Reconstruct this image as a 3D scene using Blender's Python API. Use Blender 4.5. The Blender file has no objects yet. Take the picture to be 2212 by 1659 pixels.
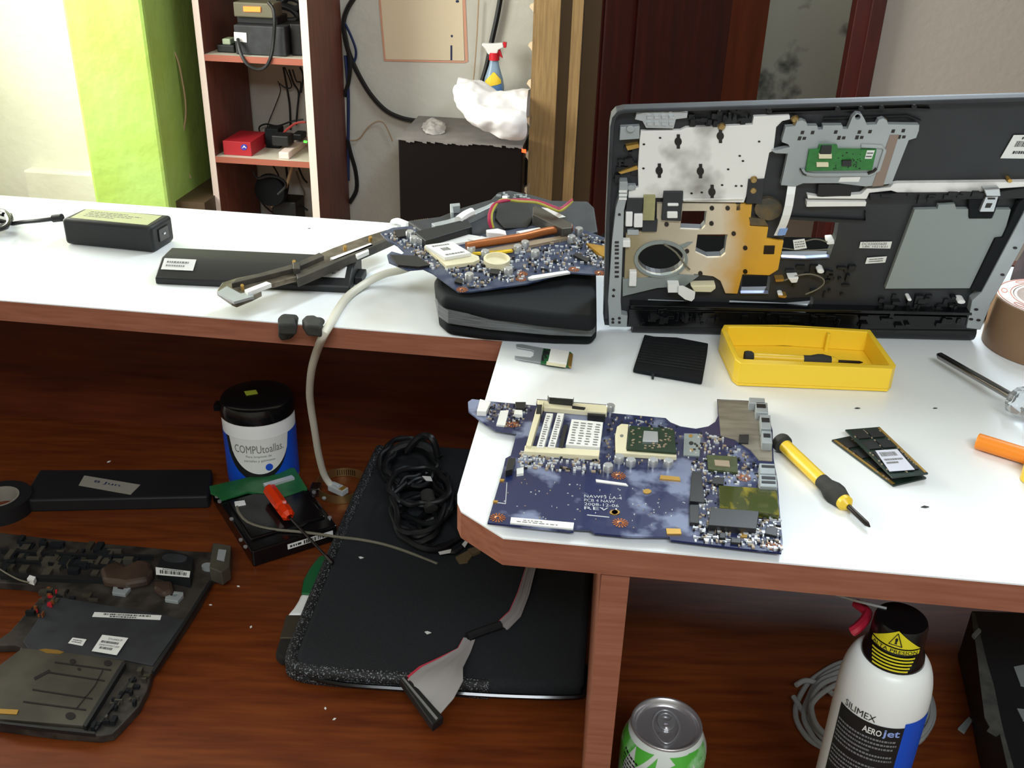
import bpy, math, random
from mathutils import Vector, Matrix
from mathutils.geometry import tessellate_polygon
random.seed(7)
C = bpy.context.scene.collection
SC = bpy.context.scene
# ---------------------------------------------------------------- camera
IW, IH, FPX = 2212, 1659, 2135.465
PITCH, ROLL, CZ = 0.47368088, 0.03214119, 1.447
FW = Vector((0, math.cos(PITCH), -math.sin(PITCH)))
_u = Vector((0, math.sin(PITCH), math.cos(PITCH))); _r = Vector((1, 0, 0))
RT = math.cos(ROLL)*_r + math.sin(ROLL)*_u
UP = -math.sin(ROLL)*_r + math.cos(ROLL)*_u
CAM = Vector((0, 0, CZ))
cd = bpy.data.cameras.new('camera'); cam = bpy.data.objects.new('camera', cd); C.objects.link(cam)
cam.matrix_world = Matrix(((RT.x, UP.x, -FW.x, 0), (RT.y, UP.y, -FW.y, 0), (RT.z, UP.z, -FW.z, CZ), (0, 0, 0, 1)))
cd.sensor_fit = 'HORIZONTAL'; cd.sensor_width = 36; cd.lens = FPX/IW*36; cd.clip_start = .01; cd.clip_end = 50
SC.camera = cam
# ---------------------------------------------------------------- world, lights, exposure
w = bpy.data.worlds.new('world'); SC.world = w; w.use_nodes = True
w.node_tree.nodes['Background'].inputs[0].default_value = (.80, .9, 1, 1)
w.node_tree.nodes['Background'].inputs[1].default_value = .25
SC.view_settings.view_transform = 'Standard'; SC.view_settings.look = 'None'
SC.view_settings.gamma = 1; SC.view_settings.exposure = 0.5
def area(name, loc, target, sx, sy, power, col):
    l = bpy.data.lights.new(name, 'AREA'); l.shape = 'RECTANGLE'; l.size = sx; l.size_y = sy; l.energy = power; l.color = col
    o = bpy.data.objects.new(name, l); C.objects.link(o); o.location = loc
    d = Vector(target) - Vector(loc); o.rotation_euler = d.to_track_quat('-Z', 'Y').to_euler(); return o
area('window_daylight', (-2.1, 2.35, 1.65), (0, 2.25, 1.15), 2.1, 1.3, 86, (1, 1, .9))
area('lamp_over_counter', (.75, 1.75, 2.52), (.55, 1.3, 1.0), .35, 1.2, 25, (.78, .9, 1))
area('lamp_behind_viewer', (.1, -.95, 2.45), (0, .9, .85), 1.1, .25, 19, (.88, .94, 1))
area('added_fill_far_room', (1.6, 4.4, 2.4), (.9, 4.9, 1.0), .5, .5, 9, (1, .97, .9))  # added fill, no source known there; brightens the wall beyond the door
# ---------------------------------------------------------------- geometry helpers
def ray(x, y): return FW + RT*((x-IW/2)/FPX) - UP*((y-IH/2)/FPX)
class Pl:
    def __init__(s, o, n): s.o = Vector(o); s.n = Vector(n).normalized()
    def p(s, x, y, h=0):
        d = ray(x, y); o = s.o + s.n*h
        return CAM + d*((o-CAM).dot(s.n)/d.dot(s.n))
TOPZ, DESKZ = 1.07, .75
TOP = Pl((0, 0, TOPZ), (0, 0, 1)); DESK = Pl((0, 0, DESKZ), (0, 0, 1))
YAW = math.radians(-6.3)
A = Vector((math.cos(YAW), math.sin(YAW), 0)); B = Vector((-math.sin(YAW), math.cos(YAW), 0)); Z = Vector((0, 0, 1))
def wallpl(d): return Pl(B*d, -B)
class MB:
    def __init__(s): s.v = []; s.f = []; s.m = []; s.st = []
    def add(s, vs, fs, mi=0):
        k = len(s.v); s.v += [Vector(v) for v in vs]
        for f in fs: s.f.append([i+k for i in f]); s.m.append(mi)
        return s
    def prism(s, top, n, d, mi=0, holes=(), side=None):
        s.st.append((len(s.v), len(s.f)))
        side = mi if side is None else side
        n = Vector(n); loops = [list(top)]+[list(h) for h in holes]
        allv = [v for l in loops for v in l]; N = len(allv)
        vs = allv + [v-n*d for v in allv]
        if holes: tf = [list(t) for t in tessellate_polygon(loops)]
        else: tf = [list(range(N))]
        area_n = Vector((0, 0, 0))
        for f in tf:
            for i in range(len(f)): area_n += allv[f[i-1]].cross(allv[f[i]])
            if len(f) == 3:
                nn = (allv[f[1]]-allv[f[0]]).cross(allv[f[2]]-allv[f[0]])
                if nn.dot(n) < 0: f.reverse()
        if not holes and area_n.dot(n) < 0: tf = [f[::-1] for f in tf]
        s.add(vs, tf, mi); k = len(s.v)-2*N
        for f in tf: s.f.append([i+N+k for i in f[::-1]]); s.m.append(side)
        o = 0
        for li, l in enumerate(loops):
            L = len(l); an = Vector((0, 0, 0))
            for i in range(L): an += l[i-1].cross(l[i])
            ccw = an.dot(n) > 0
            if li: ccw = not ccw
            for i in range(L):
                a, b = o+i, o+(i+1) % L
                q = [a, a+N, b+N, b] if ccw else [b, b+N, a+N, a]
                s.f.append([j+k for j in q]); s.m.append(side)
            o += L
        return s
    def px(s, pl, pts, h1, h0=0, mi=0, holes=(), side=None):
        return s.prism([pl.p(x, y, h1) for x, y in pts], pl.n, h1-h0, mi, [[pl.p(x, y, h1) for x, y in hh] for hh in holes], side)
    def box(s, c, sx, sy, sz, ax=None, mi=0):
        s.st.append((len(s.v), len(s.f)))
        ax = ax or (Vector((1, 0, 0)), Vector((0, 1, 0)), Z); c = Vector(c)
        vs = [c+ax[0]*(i*sx/2)+ax[1]*(j*sy/2)+ax[2]*(k*sz/2) for k in (-1, 1) for j in (-1, 1) for i in (-1, 1)]
        return s.add(vs, [[0, 2, 3, 1], [4, 5, 7, 6], [0, 1, 5, 4], [2, 6, 7, 3], [0, 4, 6, 2], [1, 3, 7, 5]], mi)
    def tube(s, pts, r, seg=8, mi=0, closed=False, smooth=3):
        s.st.append((len(s.v), len(s.f)))
        pts = [Vector(p) for p in pts]
        if smooth > 1 and len(pts) > 2: pts = spline(pts, smooth, closed)
        n = len(pts); rs = r if isinstance(r, (list, tuple)) else None
        up = Vector((.3, .2, 1)).normalized(); k = len(s.v); prev = None
        for i, p in enumerate(pts):
            t = (pts[(i+1) % n]-pts[i-1]) if closed else (pts[min(i+1, n-1)]-pts[max(i-1, 0)])
            if t.length < 1e-9: t = Vector((1, 0, 0))
            t.normalize()
            if prev is None: a = t.cross(up)
            else: a = prev-t*prev.dot(t)
            if a.length < 1e-6: a = t.cross(Vector((1, 0, 0)))
            a.normalize(); b = t.cross(a); prev = a
            rr = r if rs is None else rs[0]+(rs[1]-rs[0])*i/(n-1)
            s.v += [p+(a*math.cos(2*math.pi*j/seg)+b*math.sin(2*math.pi*j/seg))*rr for j in range(seg)]
        for i in range(n if closed else n-1):
            for j in range(seg):
                q = [k+i*seg+j, k+i*seg+(j+1) % seg, k+((i+1) % n)*seg+(j+1) % seg, k+((i+1) % n)*seg+j]
                s.f.append(q); s.m.append(mi)
        if not closed:
            s.f.append([k+j for j in range(seg)][::-1]); s.m.append(mi)
            s.f.append([k+(n-1)*seg+j for j in range(seg)]); s.m.append(mi)
        return s
    def lathe(s, prof, c, ax=None, seg=48, mi=0, mats=None):
        s.st.append((len(s.v), len(s.f)))
        ax = ax or (Vector((1, 0, 0)), Vector((0, 1, 0)), Z); c = Vector(c); k = len(s.v); n = len(prof)
        for r, z in prof:
            s.v += [c+ax[2]*z+(ax[0]*math.cos(2*math.pi*j/seg)+ax[1]*math.sin(2*math.pi*j/seg))*max(r, 1e-5) for j in range(seg)]
        for i in range(n-1):
            for j in range(seg):
                s.f.append([k+i*seg+j, k+i*seg+(j+1) % seg, k+(i+1)*seg+(j+1) % seg, k+(i+1)*seg+j]); s.m.append(mats[i] if mats else mi)
        return s
def spline(pts, k, closed=False):
    n = len(pts); out = []
    for i in range(n if closed else n-1):
        g = (lambda j: pts[j % n]) if closed else (lambda j: pts[max(0, min(n-1, j))])
        p0, p1, p2, p3 = g(i-1), g(i), g(i+1), g(i+2)
        for q in range(k):
            t = q/k
            out.append(.5*((2*p1)+(p2-p0)*t+(2*p0-5*p1+4*p2-p3)*t*t+(3*p1-p0-3*p2+p3)*t**3))
    if not closed: out.append(pts[-1])
    return out
def wloc(o):
    v = Vector((0, 0, 0))
    while o: v += o.location; o = o.parent
    return v
KEEP = ('print', 'sticker_print', 'silkscreen', 'tiny_components', 'capacitor_dots', 'screw_pad')
def pieces(mb):
    # separate solids of one builder: solids whose boxes touch belong together
    if len(mb.st) < 2: return [mb]
    ends = mb.st[1:]+[(len(mb.v), len(mb.f))]; bx = []
    for (a, _), (b, _) in zip(mb.st, ends):
        vs = mb.v[a:b]; bx.append([min(v[i] for v in vs)-.0004 for i in range(3)]+[max(v[i] for v in vs)+.0004 for i in range(3)])
    n = len(bx); g = list(range(n))
    def find(i):
        while g[i] != i: i = g[i]
        return i
    for i in range(n):
        for j in range(i):
            if all(bx[i][k] <= bx[j][k+3] and bx[j][k] <= bx[i][k+3] for k in range(3)): g[find(i)] = find(j)
    out = {}
    for i in range(n):
        o = out.setdefault(find(i), MB()); (a, fa), (b, fb) = mb.st[i], ends[i]; k = len(o.v)-a
        o.st.append((len(o.v), len(o.f)))
        o.v += mb.v[a:b]; o.f += [[q+k for q in f] for f in mb.f[fa:fb]]; o.m += mb.m[fa:fb]
    return list(out.values())
def obj(name, mb, mats, parent=None, bevel=0, smooth=False, loc=None, seg=2, keep=False):
    if parent and not keep and name not in KEEP:
        ps = pieces(mb)
        if 1 < len(ps) <= 99:
            for q in ps: o = obj(name, q, mats, parent, bevel, smooth, loc, seg, True)
            return o
    me = bpy.data.meshes.new(name)
    base = wloc(parent) if parent else (Vector(loc) if loc is not None else Vector((0, 0, 0)))
    me.from_pydata([tuple(v-base) for v in mb.v], [], mb.f)
    for m in (mats if isinstance(mats, (list, tuple)) else [mats]): me.materials.append(m)
    for p, m in zip(me.polygons, mb.m): p.material_index = m; p.use_smooth = bool(smooth)
    me.validate(); me.update()
    o = bpy.data.objects.new(name, me); C.objects.link(o)
    if parent: o.parent = parent
    else: o.location = base
    if smooth and smooth != 'all':
        me.set_sharp_from_angle(angle=math.radians(40))
    if bevel:
        b = o.modifiers.new('bevel', 'BEVEL'); b.width = bevel; b.segments = seg; b.limit_method = 'ANGLE'; b.angle_limit = math.radians(35)
    return o
def tag(o, label, cat, group=None, kind=None):
    o['label'] = label; o['category'] = cat
    if group: o['group'] = group
    if kind: o['kind'] = kind
    return o
def thing(name, loc, label, cat, group=None):
    o = bpy.data.objects.new(name, None); C.objects.link(o); o.location = loc; o.empty_display_size = .02
    return tag(o, label, cat, group)
def struct(o): o['kind'] = 'structure'; return o
def circ(cx, cy, rx, ry=None, n=24, rot=0):
    ry = ry or rx
    return [(cx+rx*math.cos(2*math.pi*i/n)*math.cos(rot)-ry*math.sin(2*math.pi*i/n)*math.sin(rot),
             cy+rx*math.cos(2*math.pi*i/n)*math.sin(rot)+ry*math.sin(2*math.pi*i/n)*math.cos(rot)) for i in range(n)]
def q4(x0, y0, x1, y1, sk=0, sl=0): return [(x0, y0), (x1, y0+sl*(x1-x0)), (x1+sk*(y1-y0), y1+sl*(x1-x0)), (x0+sk*(y1-y0), y1)]
# flat writing: a text turned to mesh, its points carried by a function (u,v)->3D, u,v in 0..1 of its box
def text(mb, s, fn, mi=0, bold=0.0):
    cu = bpy.data.curves.new('t', 'FONT'); cu.body = s; cu.resolution_u = 2; cu.offset = bold
    to = bpy.data.objects.new('t', cu); me = bpy.data.meshes.new_from_object(to)
    if len(me.vertices):
        xs = [v.co.x for v in me.vertices]; ys = [v.co.y for v in me.vertices]
        x0, x1, y0, y1 = min(xs), max(xs), min(ys), max(ys)
        k = [fn((v.co.x-x0)/(x1-x0), (v.co.y-y0)/max(1e-6, y1-y0)) for v in me.vertices]
        mb.add(k, [list(p.vertices) for p in me.polygons], mi)
    bpy.data.meshes.remove(me); bpy.data.objects.remove(to); bpy.data.curves.remove(cu)
def quadfn(q):   # q: 3D corners bottom-left, bottom-right, top-right, top-left
    return lambda u, v: (q[0]*(1-u)+q[1]*u)*(1-v)+(q[3]*(1-u)+q[2]*u)*v
def sub(fn, u0, v0, u1, v1): return lambda u, v: fn(u0+(u1-u0)*u, v0+(v1-v0)*v)
def patch(mb, fn, u0, v0, u1, v1, mi, nu=1):
    for i in range(nu):
        a, b = u0+(u1-u0)*i/nu, u0+(u1-u0)*(i+1)/nu
        mb.add([fn(a, v0), fn(b, v0), fn(b, v1), fn(a, v1)], [[0, 1, 2, 3]], mi)
def bars(mb, fn, u0, v0, u1, v1, mi, n=26):
    u = u0
    while u < u1:
        w_ = (u1-u0)/n*random.choice((.4, .7, 1.1)); patch(mb, fn, u, v0, min(u+w_, u1), v1, mi); u += w_+(u1-u0)/n*random.choice((.4, .7))
def dashes(mb, fn, u0, v0, u1, v1, mi, n=12):
    u = u0
    while u < u1:
        w_ = (u1-u0)/n*random.uniform(.4, 1.3); patch(mb, fn, u, v0, min(u+w_, u1), v1, mi); u += w_+(u1-u0)/n*.3
# a paper sticker: pixel corners bl, br, tr, tl on a plane
def sticker(name, pl, q, h, parent, rows, mats=None, th=.0003):
    mb = MB(); mb.px(pl, q, h+th, h, 0)
    fn = quadfn([pl.p(x, y, h+th*1.6) for x, y in q])
    for r in rows:
        if r[0] == 'bars': bars(mb, fn, *r[1:5], 1, r[5] if len(r) > 5 else 26)
        elif r[0] == 'dash': dashes(mb, fn, *r[1:5], 1, r[5] if len(r) > 5 else 12)
        elif r[0] == 'text': text(mb, r[5], sub(fn, *r[1:5]), 1)
    return obj(name, mb, mats or [M['label'], M['ink']], parent)
def scatter(mb, pl, reg, n, smin, smax, h, hh=.001, mis=(0, 1, 2), ang=0.0):
    def inside(x, y):
        c = False; j = len(reg)-1
        for i in range(len(reg)):
            if (reg[i][1] > y) != (reg[j][1] > y) and x < (reg[j][0]-reg[i][0])*(y-reg[i][1])/(reg[j][1]-reg[i][1])+reg[i][0]: c = not c
            j = i
        return c
    xs = [p[0] for p in reg]; ys = [p[1] for p in reg]; k = 0; t = 0
    ua = Vector((math.cos(ang), math.sin(ang), 0)); ua = (ua-pl.n*ua.dot(pl.n)).normalized(); va = pl.n.cross(ua)
    while k < n and t < n*30:
        t += 1; x, y = random.uniform(min(xs), max(xs)), random.uniform(min(ys), max(ys))
        if not inside(x, y): continue
        a, b = random.uniform(smin, smax), random.uniform(smin, smax)*.6
        if random.random() < .5: a, b = b, a
        z = hh*random.uniform(.5, 1.4)
        mb.box(pl.p(x, y, h+z/2), a, b, z, (ua, va, pl.n), random.choice(mis)); k += 1
# ---------------------------------------------------------------- materials
def lin(h):
    h = h.lstrip('#'); r = [int(h[i:i+2], 16)/255 for i in (0, 2, 4)]
    return tuple(c/12.92 if c <= .04045 else ((c+.055)/1.055)**2.4 for c in r)+(1,)
M = {}
def mat(name, col, rough=.5, metal=0.0, col2=None, scale=30, stretch=(1, 1, 1), lo=.35, hi=.65, bump=0, bscale=200, spec=.5, trans=0, alpha=1, emit=0, coat=0, detail=4):
    m = bpy.data.materials.new(name); m.use_nodes = True; nt = m.node_tree; b = nt.nodes['Principled BSDF']
    b.inputs['Base Color'].default_value = lin(col); b.inputs['Roughness'].default_value = rough; b.inputs['Metallic'].default_value = metal
    b.inputs['Specular IOR Level'].default_value = spec; b.inputs['Coat Weight'].default_value = coat
    if trans: b.inputs['Transmission Weight'].default_value = trans; b.inputs['IOR'].default_value = 1.4
    if alpha < 1: b.inputs['Alpha'].default_value = alpha
    if emit: b.inputs['Emission Color'].default_value = lin(col); b.inputs['Emission Strength'].default_value = emit
    tc = nt.nodes.new('ShaderNodeTexCoord'); mp = nt.nodes.new('ShaderNodeMapping'); mp.inputs['Scale'].default_value = stretch
    nt.links.new(tc.outputs['Object'], mp.inputs[0])
    if col2:
        n = nt.nodes.new('ShaderNodeTexNoise'); n.inputs['Scale'].default_value = scale; n.inputs['Detail'].default_value = detail
        nt.links.new(mp.outputs[0], n.inputs['Vector'])
        r = nt.nodes.new('ShaderNodeValToRGB'); r.color_ramp.elements[0].position = lo; r.color_ramp.elements[1].position = hi
        r.color_ramp.elements[0].color = lin(col); r.color_ramp.elements[1].color = lin(col2)
        nt.links.new(n.outputs['Fac'], r.inputs[0]); nt.links.new(r.outputs[0], b.inputs['Base Color'])
    if bump:
        n2 = nt.nodes.new('ShaderNodeTexNoise'); n2.inputs['Scale'].default_value = bscale; n2.inputs['Detail'].default_value = 3
        nt.links.new(tc.outputs['Object'], n2.inputs['Vector'])
        bp = nt.nodes.new('ShaderNodeBump'); bp.inputs['Strength'].default_value = bump; bp.inputs['Distance'].default_value = .01
        nt.links.new(n2.outputs['Fac'], bp.inputs['Height']); nt.links.new(bp.outputs[0], b.inputs['Normal'])
    M[name] = m; return m
mat('laminate', '#e9eef0', .28, spec=.4, col2='#f2f5f5', scale=6)
mat('wood', '#56240e', .38, col2='#763a15', scale=9, stretch=(1.5, 14, 14), lo=.3, hi=.72, detail=8, spec=.35)
mat('wood_edge', '#87523e', .45, col2='#9c6650', scale=9, stretch=(1.5, 14, 30), lo=.3, hi=.72, detail=8, spec=.3)
mat('wood_panel', '#471a0b', .45, col2='#612a10', scale=7, stretch=(1.2, 10, 12), lo=.3, hi=.7, detail=8, spec=.3)
mat('shelf_wood', '#5d2f25', .5, col2='#6f3a2c', scale=8, stretch=(8, 8, 1))
mat('cream_edge', '#f0dcd2', .5)
mat('shelf_top', '#cfc8b8', .5)
mat('shelf_front', '#a8604c', .5)
mat('wall', '#d8d6cc', .85, bump=.25, bscale=28, col2='#cfccc0', scale=3)
mat('wall_grey', '#a9a097', .85, bump=.2, bscale=40)
mat('wall_far', '#a2a398', .85, col2='#4c4f4a', scale=5, lo=.56, hi=.66)
mat('green_paint', '#a6c766', .8, bump=.35, bscale=22, col2='#a1bf55', scale=5)
mat('floor', '#7b6a5c', .5)
mat('tan_wood', '#9c7e50', .65, col2='#876a42', scale=8, stretch=(20, 20, 1.2))
mat('tan_dark', '#4f3b20', .6)
mat('chip_wood', '#e8cba8', .7)
mat('red_door', '#471009', .45, col2='#330b07', scale=5, stretch=(6, 6, .6))
mat('red_door_pale', '#6d2f14', .45, col2='#5a2510', scale=5, stretch=(6, 6, .6))
mat('black', '#121416', .55)
mat('black_gloss', '#0c0d0f', .18)
mat('black_matte', '#15181b', .8, spec=.2)
mat('dark_plastic', '#2a2c2f', .5, col2='#232528', scale=20)
mat('charcoal', '#33363a', .6, col2='#26282b', scale=35)
mat('dirty_plastic', '#3a342e', .55, col2='#1d1a17', scale=45, lo=.4, hi=.6)
mat('dusty_plastic', '#4a463c', .5, col2='#363228', scale=25)
mat('silver', '#c9ccce', .32, .75)
mat('silver_dull', '#aeb4b6', .45, .35, col2='#989fa1', scale=12)
mat('shield', '#eceae6', .42, .12, col2='#77736d', scale=15, lo=.5, hi=.66)
mat('grey_paint', '#8d9593', .5, .2)
mat('grey_panel', '#8c9492', .6)
mat('steel', '#8f8c8a', .25, 1)
mat('steel_dark', '#3c3836', .3, .9)
mat('copper', '#b06a3c', .35, .6)
mat('gold', '#c39a4e', .35, .7)
mat('gold_film', '#b98a1f', .4, .1, col2='#8a641b', scale=40)
mat('label', '#e4e4e0', .6)
mat('ink', '#2a2a2c', .6)
mat('ink_soft', '#777774', .6)
mat('white', '#e9e9e6', .45)
mat('cream', '#ddd5b4', .5)
mat('pcb_blue', '#121f4e', .3, col2='#76809e', scale=38, lo=.53, hi=.64, coat=.4)  # pale noise patches paint the glare on the board into its colour
mat('pcb_blue_dirty', '#243250', .35, col2='#4c5468', scale=60, lo=.4, hi=.6)
mat('pcb_green', '#1c5c30', .35, col2='#2a6b3c', scale=60)
mat('pcb_dark', '#1d3026', .35, col2='#15241d', scale=90)
mat('chip_green', '#17301c', .3)
mat('resin', '#3d4312', .15, col2='#8a7d1c', scale=120, stretch=(1, .4, 1), lo=.5, hi=.66, coat=.6)
mat('smd_dark', '#1c1c1e', .4); mat('smd_tan', '#9b8a74', .4); mat('smd_light', '#c9ccd0', .35, .3)
mat('yellow', '#f6cf34', .35); mat('yellow_screw', '#e8c22e', .35)
mat('orange', '#f08a1c', .4); mat('red_clear', '#e03a14', .12, coat=.5)
mat('red', '#b3202c', .5); mat('blue', '#1450c8', .4); mat('green_paintbrush', '#0e5a32', .3)
mat('clear', '#e8eef2', .08, trans=.85); mat('frost', '#cfd3d4', .3, trans=.4)
mat('tape_side', '#8b6c50', .5, col2='#7d5f46', scale=12); mat('tape_core', '#e7dcd6', .6); mat('kraft_clear', '#7a5f45', .4)
mat('rubber', '#232422', .8, col2='#34342f', scale=70)
mat('cloth', '#14181b', .95, col2='#1c2125', scale=500, bump=.2, bscale=900)
mat('mesh_cloth', '#0b0c0d', .7, col2='#84898f', scale=650, lo=.58, hi=.63)
mat('cable_black', '#131517', .45); mat('cable_white', '#d9d6c6', .45); mat('cable_grey', '#6f6a5a', .6); mat('cable_blue', '#1b2b55', .5); mat('cable_tan', '#b79a78', .6)
mat('ribbon', '#9a9796', .5); mat('pink', '#c23a4e', .5)
mat('can_alu', '#c9c7c9', .28, .75, col2='#a8a6aa', scale=5); mat('can_green', '#4fae3c', .3, col2='#8fc98a', scale=26, lo=.52, hi=.56, coat=.3)
mat('can_white', '#cfd6d0', .35, coat=.3)
mat('paper', '#ecdabb', .8); mat('paper_edge', '#e0a58a', .8)
mat('bag_white', '#f2f0f2', .5); mat('bag_clear', '#c8c3c0', .25, alpha=.55)
mat('grey_cloth', '#807b78', .8, col2='#6f6b69', scale=12)
mat('cabinet_black', '#0c0606', .5, spec=.2)
mat('bottle_blue', '#9ab4cc', .2, trans=.25); mat('lime', '#a7b02a', .6)
mat('orange_lcd', '#ff7a30', .4, emit=1.2); mat('led_green', '#3cff30', .4, emit=3)
mat('warn_yellow', '#dfd32a', .4); mat('bottle_white', '#e9ecea', .35); mat('glass_white', '#ffffff', .5, emit=4)
mat('brass_light', '#a98c5a', .3, .8); mat('smoke_clear', '#2a2c2e', .15)
mat('blue_sticker', '#7f9fd0', .5); mat('bristle', '#17130f', .9); mat('ferrule', '#5a5246', .4, .6)
mat('stainless', '#6d6a64', .35, .8)
# ================================================================ the setting
DW = 3.55
WALL = wallpl(DW)
def wbox(pl, x0, x1, y, z0, z1, th, mi=0, mb=None, off=0):
    mb = mb or MB(); a, b = pl.p(x0, y), pl.p(x1, y); a = a.copy(); b = b.copy()
    a.z = b.z = 0; a += -pl.n*off; b += -pl.n*off
    c = (a+b)/2 - pl.n*th/2; c.z = (z0+z1)/2
    return mb.box(c, (b-a).length, th, z1-z0, (A, B, Z), mi)
struct(obj('floor', MB().box((0, 1.7, -.02), 7, 8.6, .04), M['floor']))
struct(obj('ceiling', MB().box((0, 1.7, 2.72), 7, 8.6, .04), M['wall']))
pR = WALL.p(1262, 0); sR = pR.dot(A)
mb = MB(); c = A*((-3.2+sR)/2)+B*(DW+.05)+Z*1.35; mb.box(c, sR+3.2, .1, 2.7, (A, B, Z)); struct(obj('wall_back', mb, M['wall']))
sD = WALL.p(1893, 60).dot(A)
mb = MB(); c = A*((sD+3.2)/2)+B*(DW+.05)+Z*1.35; mb.box(c, 3.2-sD, .1, 2.7, (A, B, Z)); struct(obj('wall_right', mb, M['wall_grey']))
mb = MB(); mb.box((-2.25, 1.0, .4), .1, 6, .8); mb.box((-2.25, 1.0, 2.55), .1, 6, .3); mb.box((-2.25, -.7, 1.6), .1, 2.6, 1.6); mb.box((-2.25, 3.4, 1.6), .1, 1.3, 1.6)
struct(obj('wall_left', mb, M['wall']))
struct(obj('wall_side', MB().box((2.6, 1.5, 1.35), .1, 8, 2.7), M['wall_grey']))
struct(obj('wall_behind', MB().box((0, -1.4, 1.35), 6, .1, 2.7), M['wall']))
wf = struct(obj('window_1', MB().box((-2.25, 1.68, 1.6), .05, .05, 1.6).box((-2.25, 1.68, .82), .08, 2.14, .05).box((-2.25, 1.68, 2.38), .08, 2.14, .05), M['white']))
struct(obj('wall_beyond', MB().box(A*.9+B*5.2+Z*1.35, 3.4, .1, 2.7, (A, B, Z)), M['wall_far']))
# low ledge along the left of the back wall
# green pillar
PG = wallpl(3.02)
g0, g1 = PG.p(165, 200).dot(A), PG.p(333, 200).dot(A)
struct(obj('wall_green_pillar', MB().box(A*((g0+g1)/2)+B*(3.02+.27)+Z*1.35, g1-g0, .54, 2.7, (A, B, Z)), M['green_paint'], bevel=.012))
z1 = WALL.p(100, 361).z
struct(obj('trim_1', MB().box(A*((-2.3+g0)/2+.05)+B*(DW-.03)+Z*(z1/2), g0+2.3+.1, .06, z1, (A, B, Z)), M['wall'], bevel=.008))
zp = PG.p(398, 446).z
struct(obj('baseboard_pillar', MB().box(A*(g1+.05)+B*(3.02+.3)+Z*(zp/2), .1, .5, zp, (A, B, Z)), mat('base_brown', '#4c3b27', .6)))
# wooden post, strip and door
PP = wallpl(3.28)
mb = wbox(PP, 1146, 1202, 200, 0, 2.7, .06); mb = wbox(PP, 1198, 1226, 200, 0, 2.7, .03, 1, mb, .03)
post = struct(obj('trim_2', mb, [M['tan_wood'], M['tan_dark']]))
mb = MB()
for y in (12, 96, 178, 258, 332, 408):
    x = 1146-(y-200)*.035
    mb.px(PP, [(x+3, y+20), (x-3, y+10), (x-9, y+3), (x-7, y-2), (x-1, y-4), (x+5, y-14), (x+6, y)], 0, -.03)
obj('splinters', mb, M['chip_wood'], post)
struct(obj('trim_3', wbox(PP, 1226, 1249, 200, 0, 2.7, .03, off=.02), M['tan_wood']))
struct(obj('trim_4', wbox(PP, 1249, 1285, 200, 0, 2.7, .05, off=.1), M['tan_dark']))
# door leaf, swung away
d0 = wallpl(3.5).p(1280, 150); d1 = wallpl(4.15).p(1560, 120); d2 = wallpl(4.3).p(1640, 120)
for v in (d0, d1, d2): v.z = 0
mb = MB()
for a_, b_, mi in ((d0, d1, 0), (d1, d2, 1)):
    t = (b_-a_).normalized(); n = Vector((-t.y, t.x, 0)); c = (a_+b_)/2+Z*1.05
    mb.box(c, (b_-a_).length, .04, 2.1, (t, n, Z), mi)
    if mi == 0:
        for f0, f1 in ((.02, .2), (.24, .8)):
            q = a_.lerp(b_, (f0+f1)/2)+Z*1.05-n*.024; mb.box(q, (b_-a_).length*(f1-f0), .012, 1.8, (t, n, Z), 0)
d = struct(obj('door_1', mb, [M['red_door'], M['red_door_pale']], bevel=.004))
struct(obj('trim_5', wbox(WALL, 1832, 1866, 90, 0, 2.7, .08, off=-.03), M['red_door'], bevel=.003))
struct(obj('trim_6', wbox(WALL, 1862, 1893, 90, 0, 2.7, .12, off=-.05), M['red_door'], bevel=.003))
# lamp fixtures that carry the ceiling lights
for i, (x, y) in enumerate(((.75, 1.75), (.1, -.95))):
    mb = MB().box((x, y, 2.64), .4 if i == 0 else 1.2, 1.25 if i == 0 else .3, .1)
    tag(obj('ceiling_lamp', mb, M['white'], loc=(0, 0, 0), bevel=.01), 'white ceiling lamp box %s' % ('over the counter' if i == 0 else 'above the viewer'), 'lamp')
# ================================================================ counter and desk
HID = 2.05
c_fl = TOP.p(0, 648); c_fc = TOP.p(1086, 735); c_e = TOP.p(988, 1083); c_ch = TOP.p(1087, 1161); c_r = TOP.p(2212, 1262)
c_bl = TOP.p(0, 422); c_br = TOP.p(850, 482)
dr = (c_r-c_ch).normalized(); db = (c_br-c_bl).normalized(); df = (c_fl-c_fc).normalized()
mid = [TOP.p(994, 1045), TOP.p(988, 1068), TOP.p(988, 1085), TOP.p(996, 1104)]
outl = [c_fc]+mid+[c_ch, c_ch+dr*.75, c_ch+dr*.75+B*.69, c_bl+db*.0-db*.6, c_fc+df*1.1]
outl[7] = c_bl+db*1.55; 
ct = thing('countertop', (0, .8, TOPZ-.018), 'white laminate countertop with brown wood edge, L-shaped, over the desk', 'counter')
# colours belong to faces: white laminate above, brown banding round the edge
mb = MB().prism(outl, Z, .0012, 0); mb2 = MB().prism([v-Z*.0013 for v in outl], Z, .0205, 0)
obj('laminate_surface', mb, M['laminate'], ct); obj('edge_band', mb2, M['wood_edge'], ct)
dk = thing('desk', (0, .8, 0), 'dark reddish brown wooden desk with back panel and dividers under the counter', 'desk')
s0 = DESK.p(230, 912); s1 = DESK.p(1000, 958); ds = (s1-s0).normalized()
back0 = s0-ds*.9; back1 = s0+ds*2.2
fr0 = Vector((back0.x-.03, .1, DESKZ)); fr1 = Vector((back1.x, .1, DESKZ))
obj('desktop', MB().prism([fr0, fr1, back1, back0], Z, .025), M['wood'], dk)
nb = Vector((-ds.y, ds.x, 0))
mb = MB().box((back0+back1)/2+nb*.009+Z*((TOPZ-.024)/2-DESKZ), (back1-back0).length, .018, TOPZ-.024, (ds, nb, Z))
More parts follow.
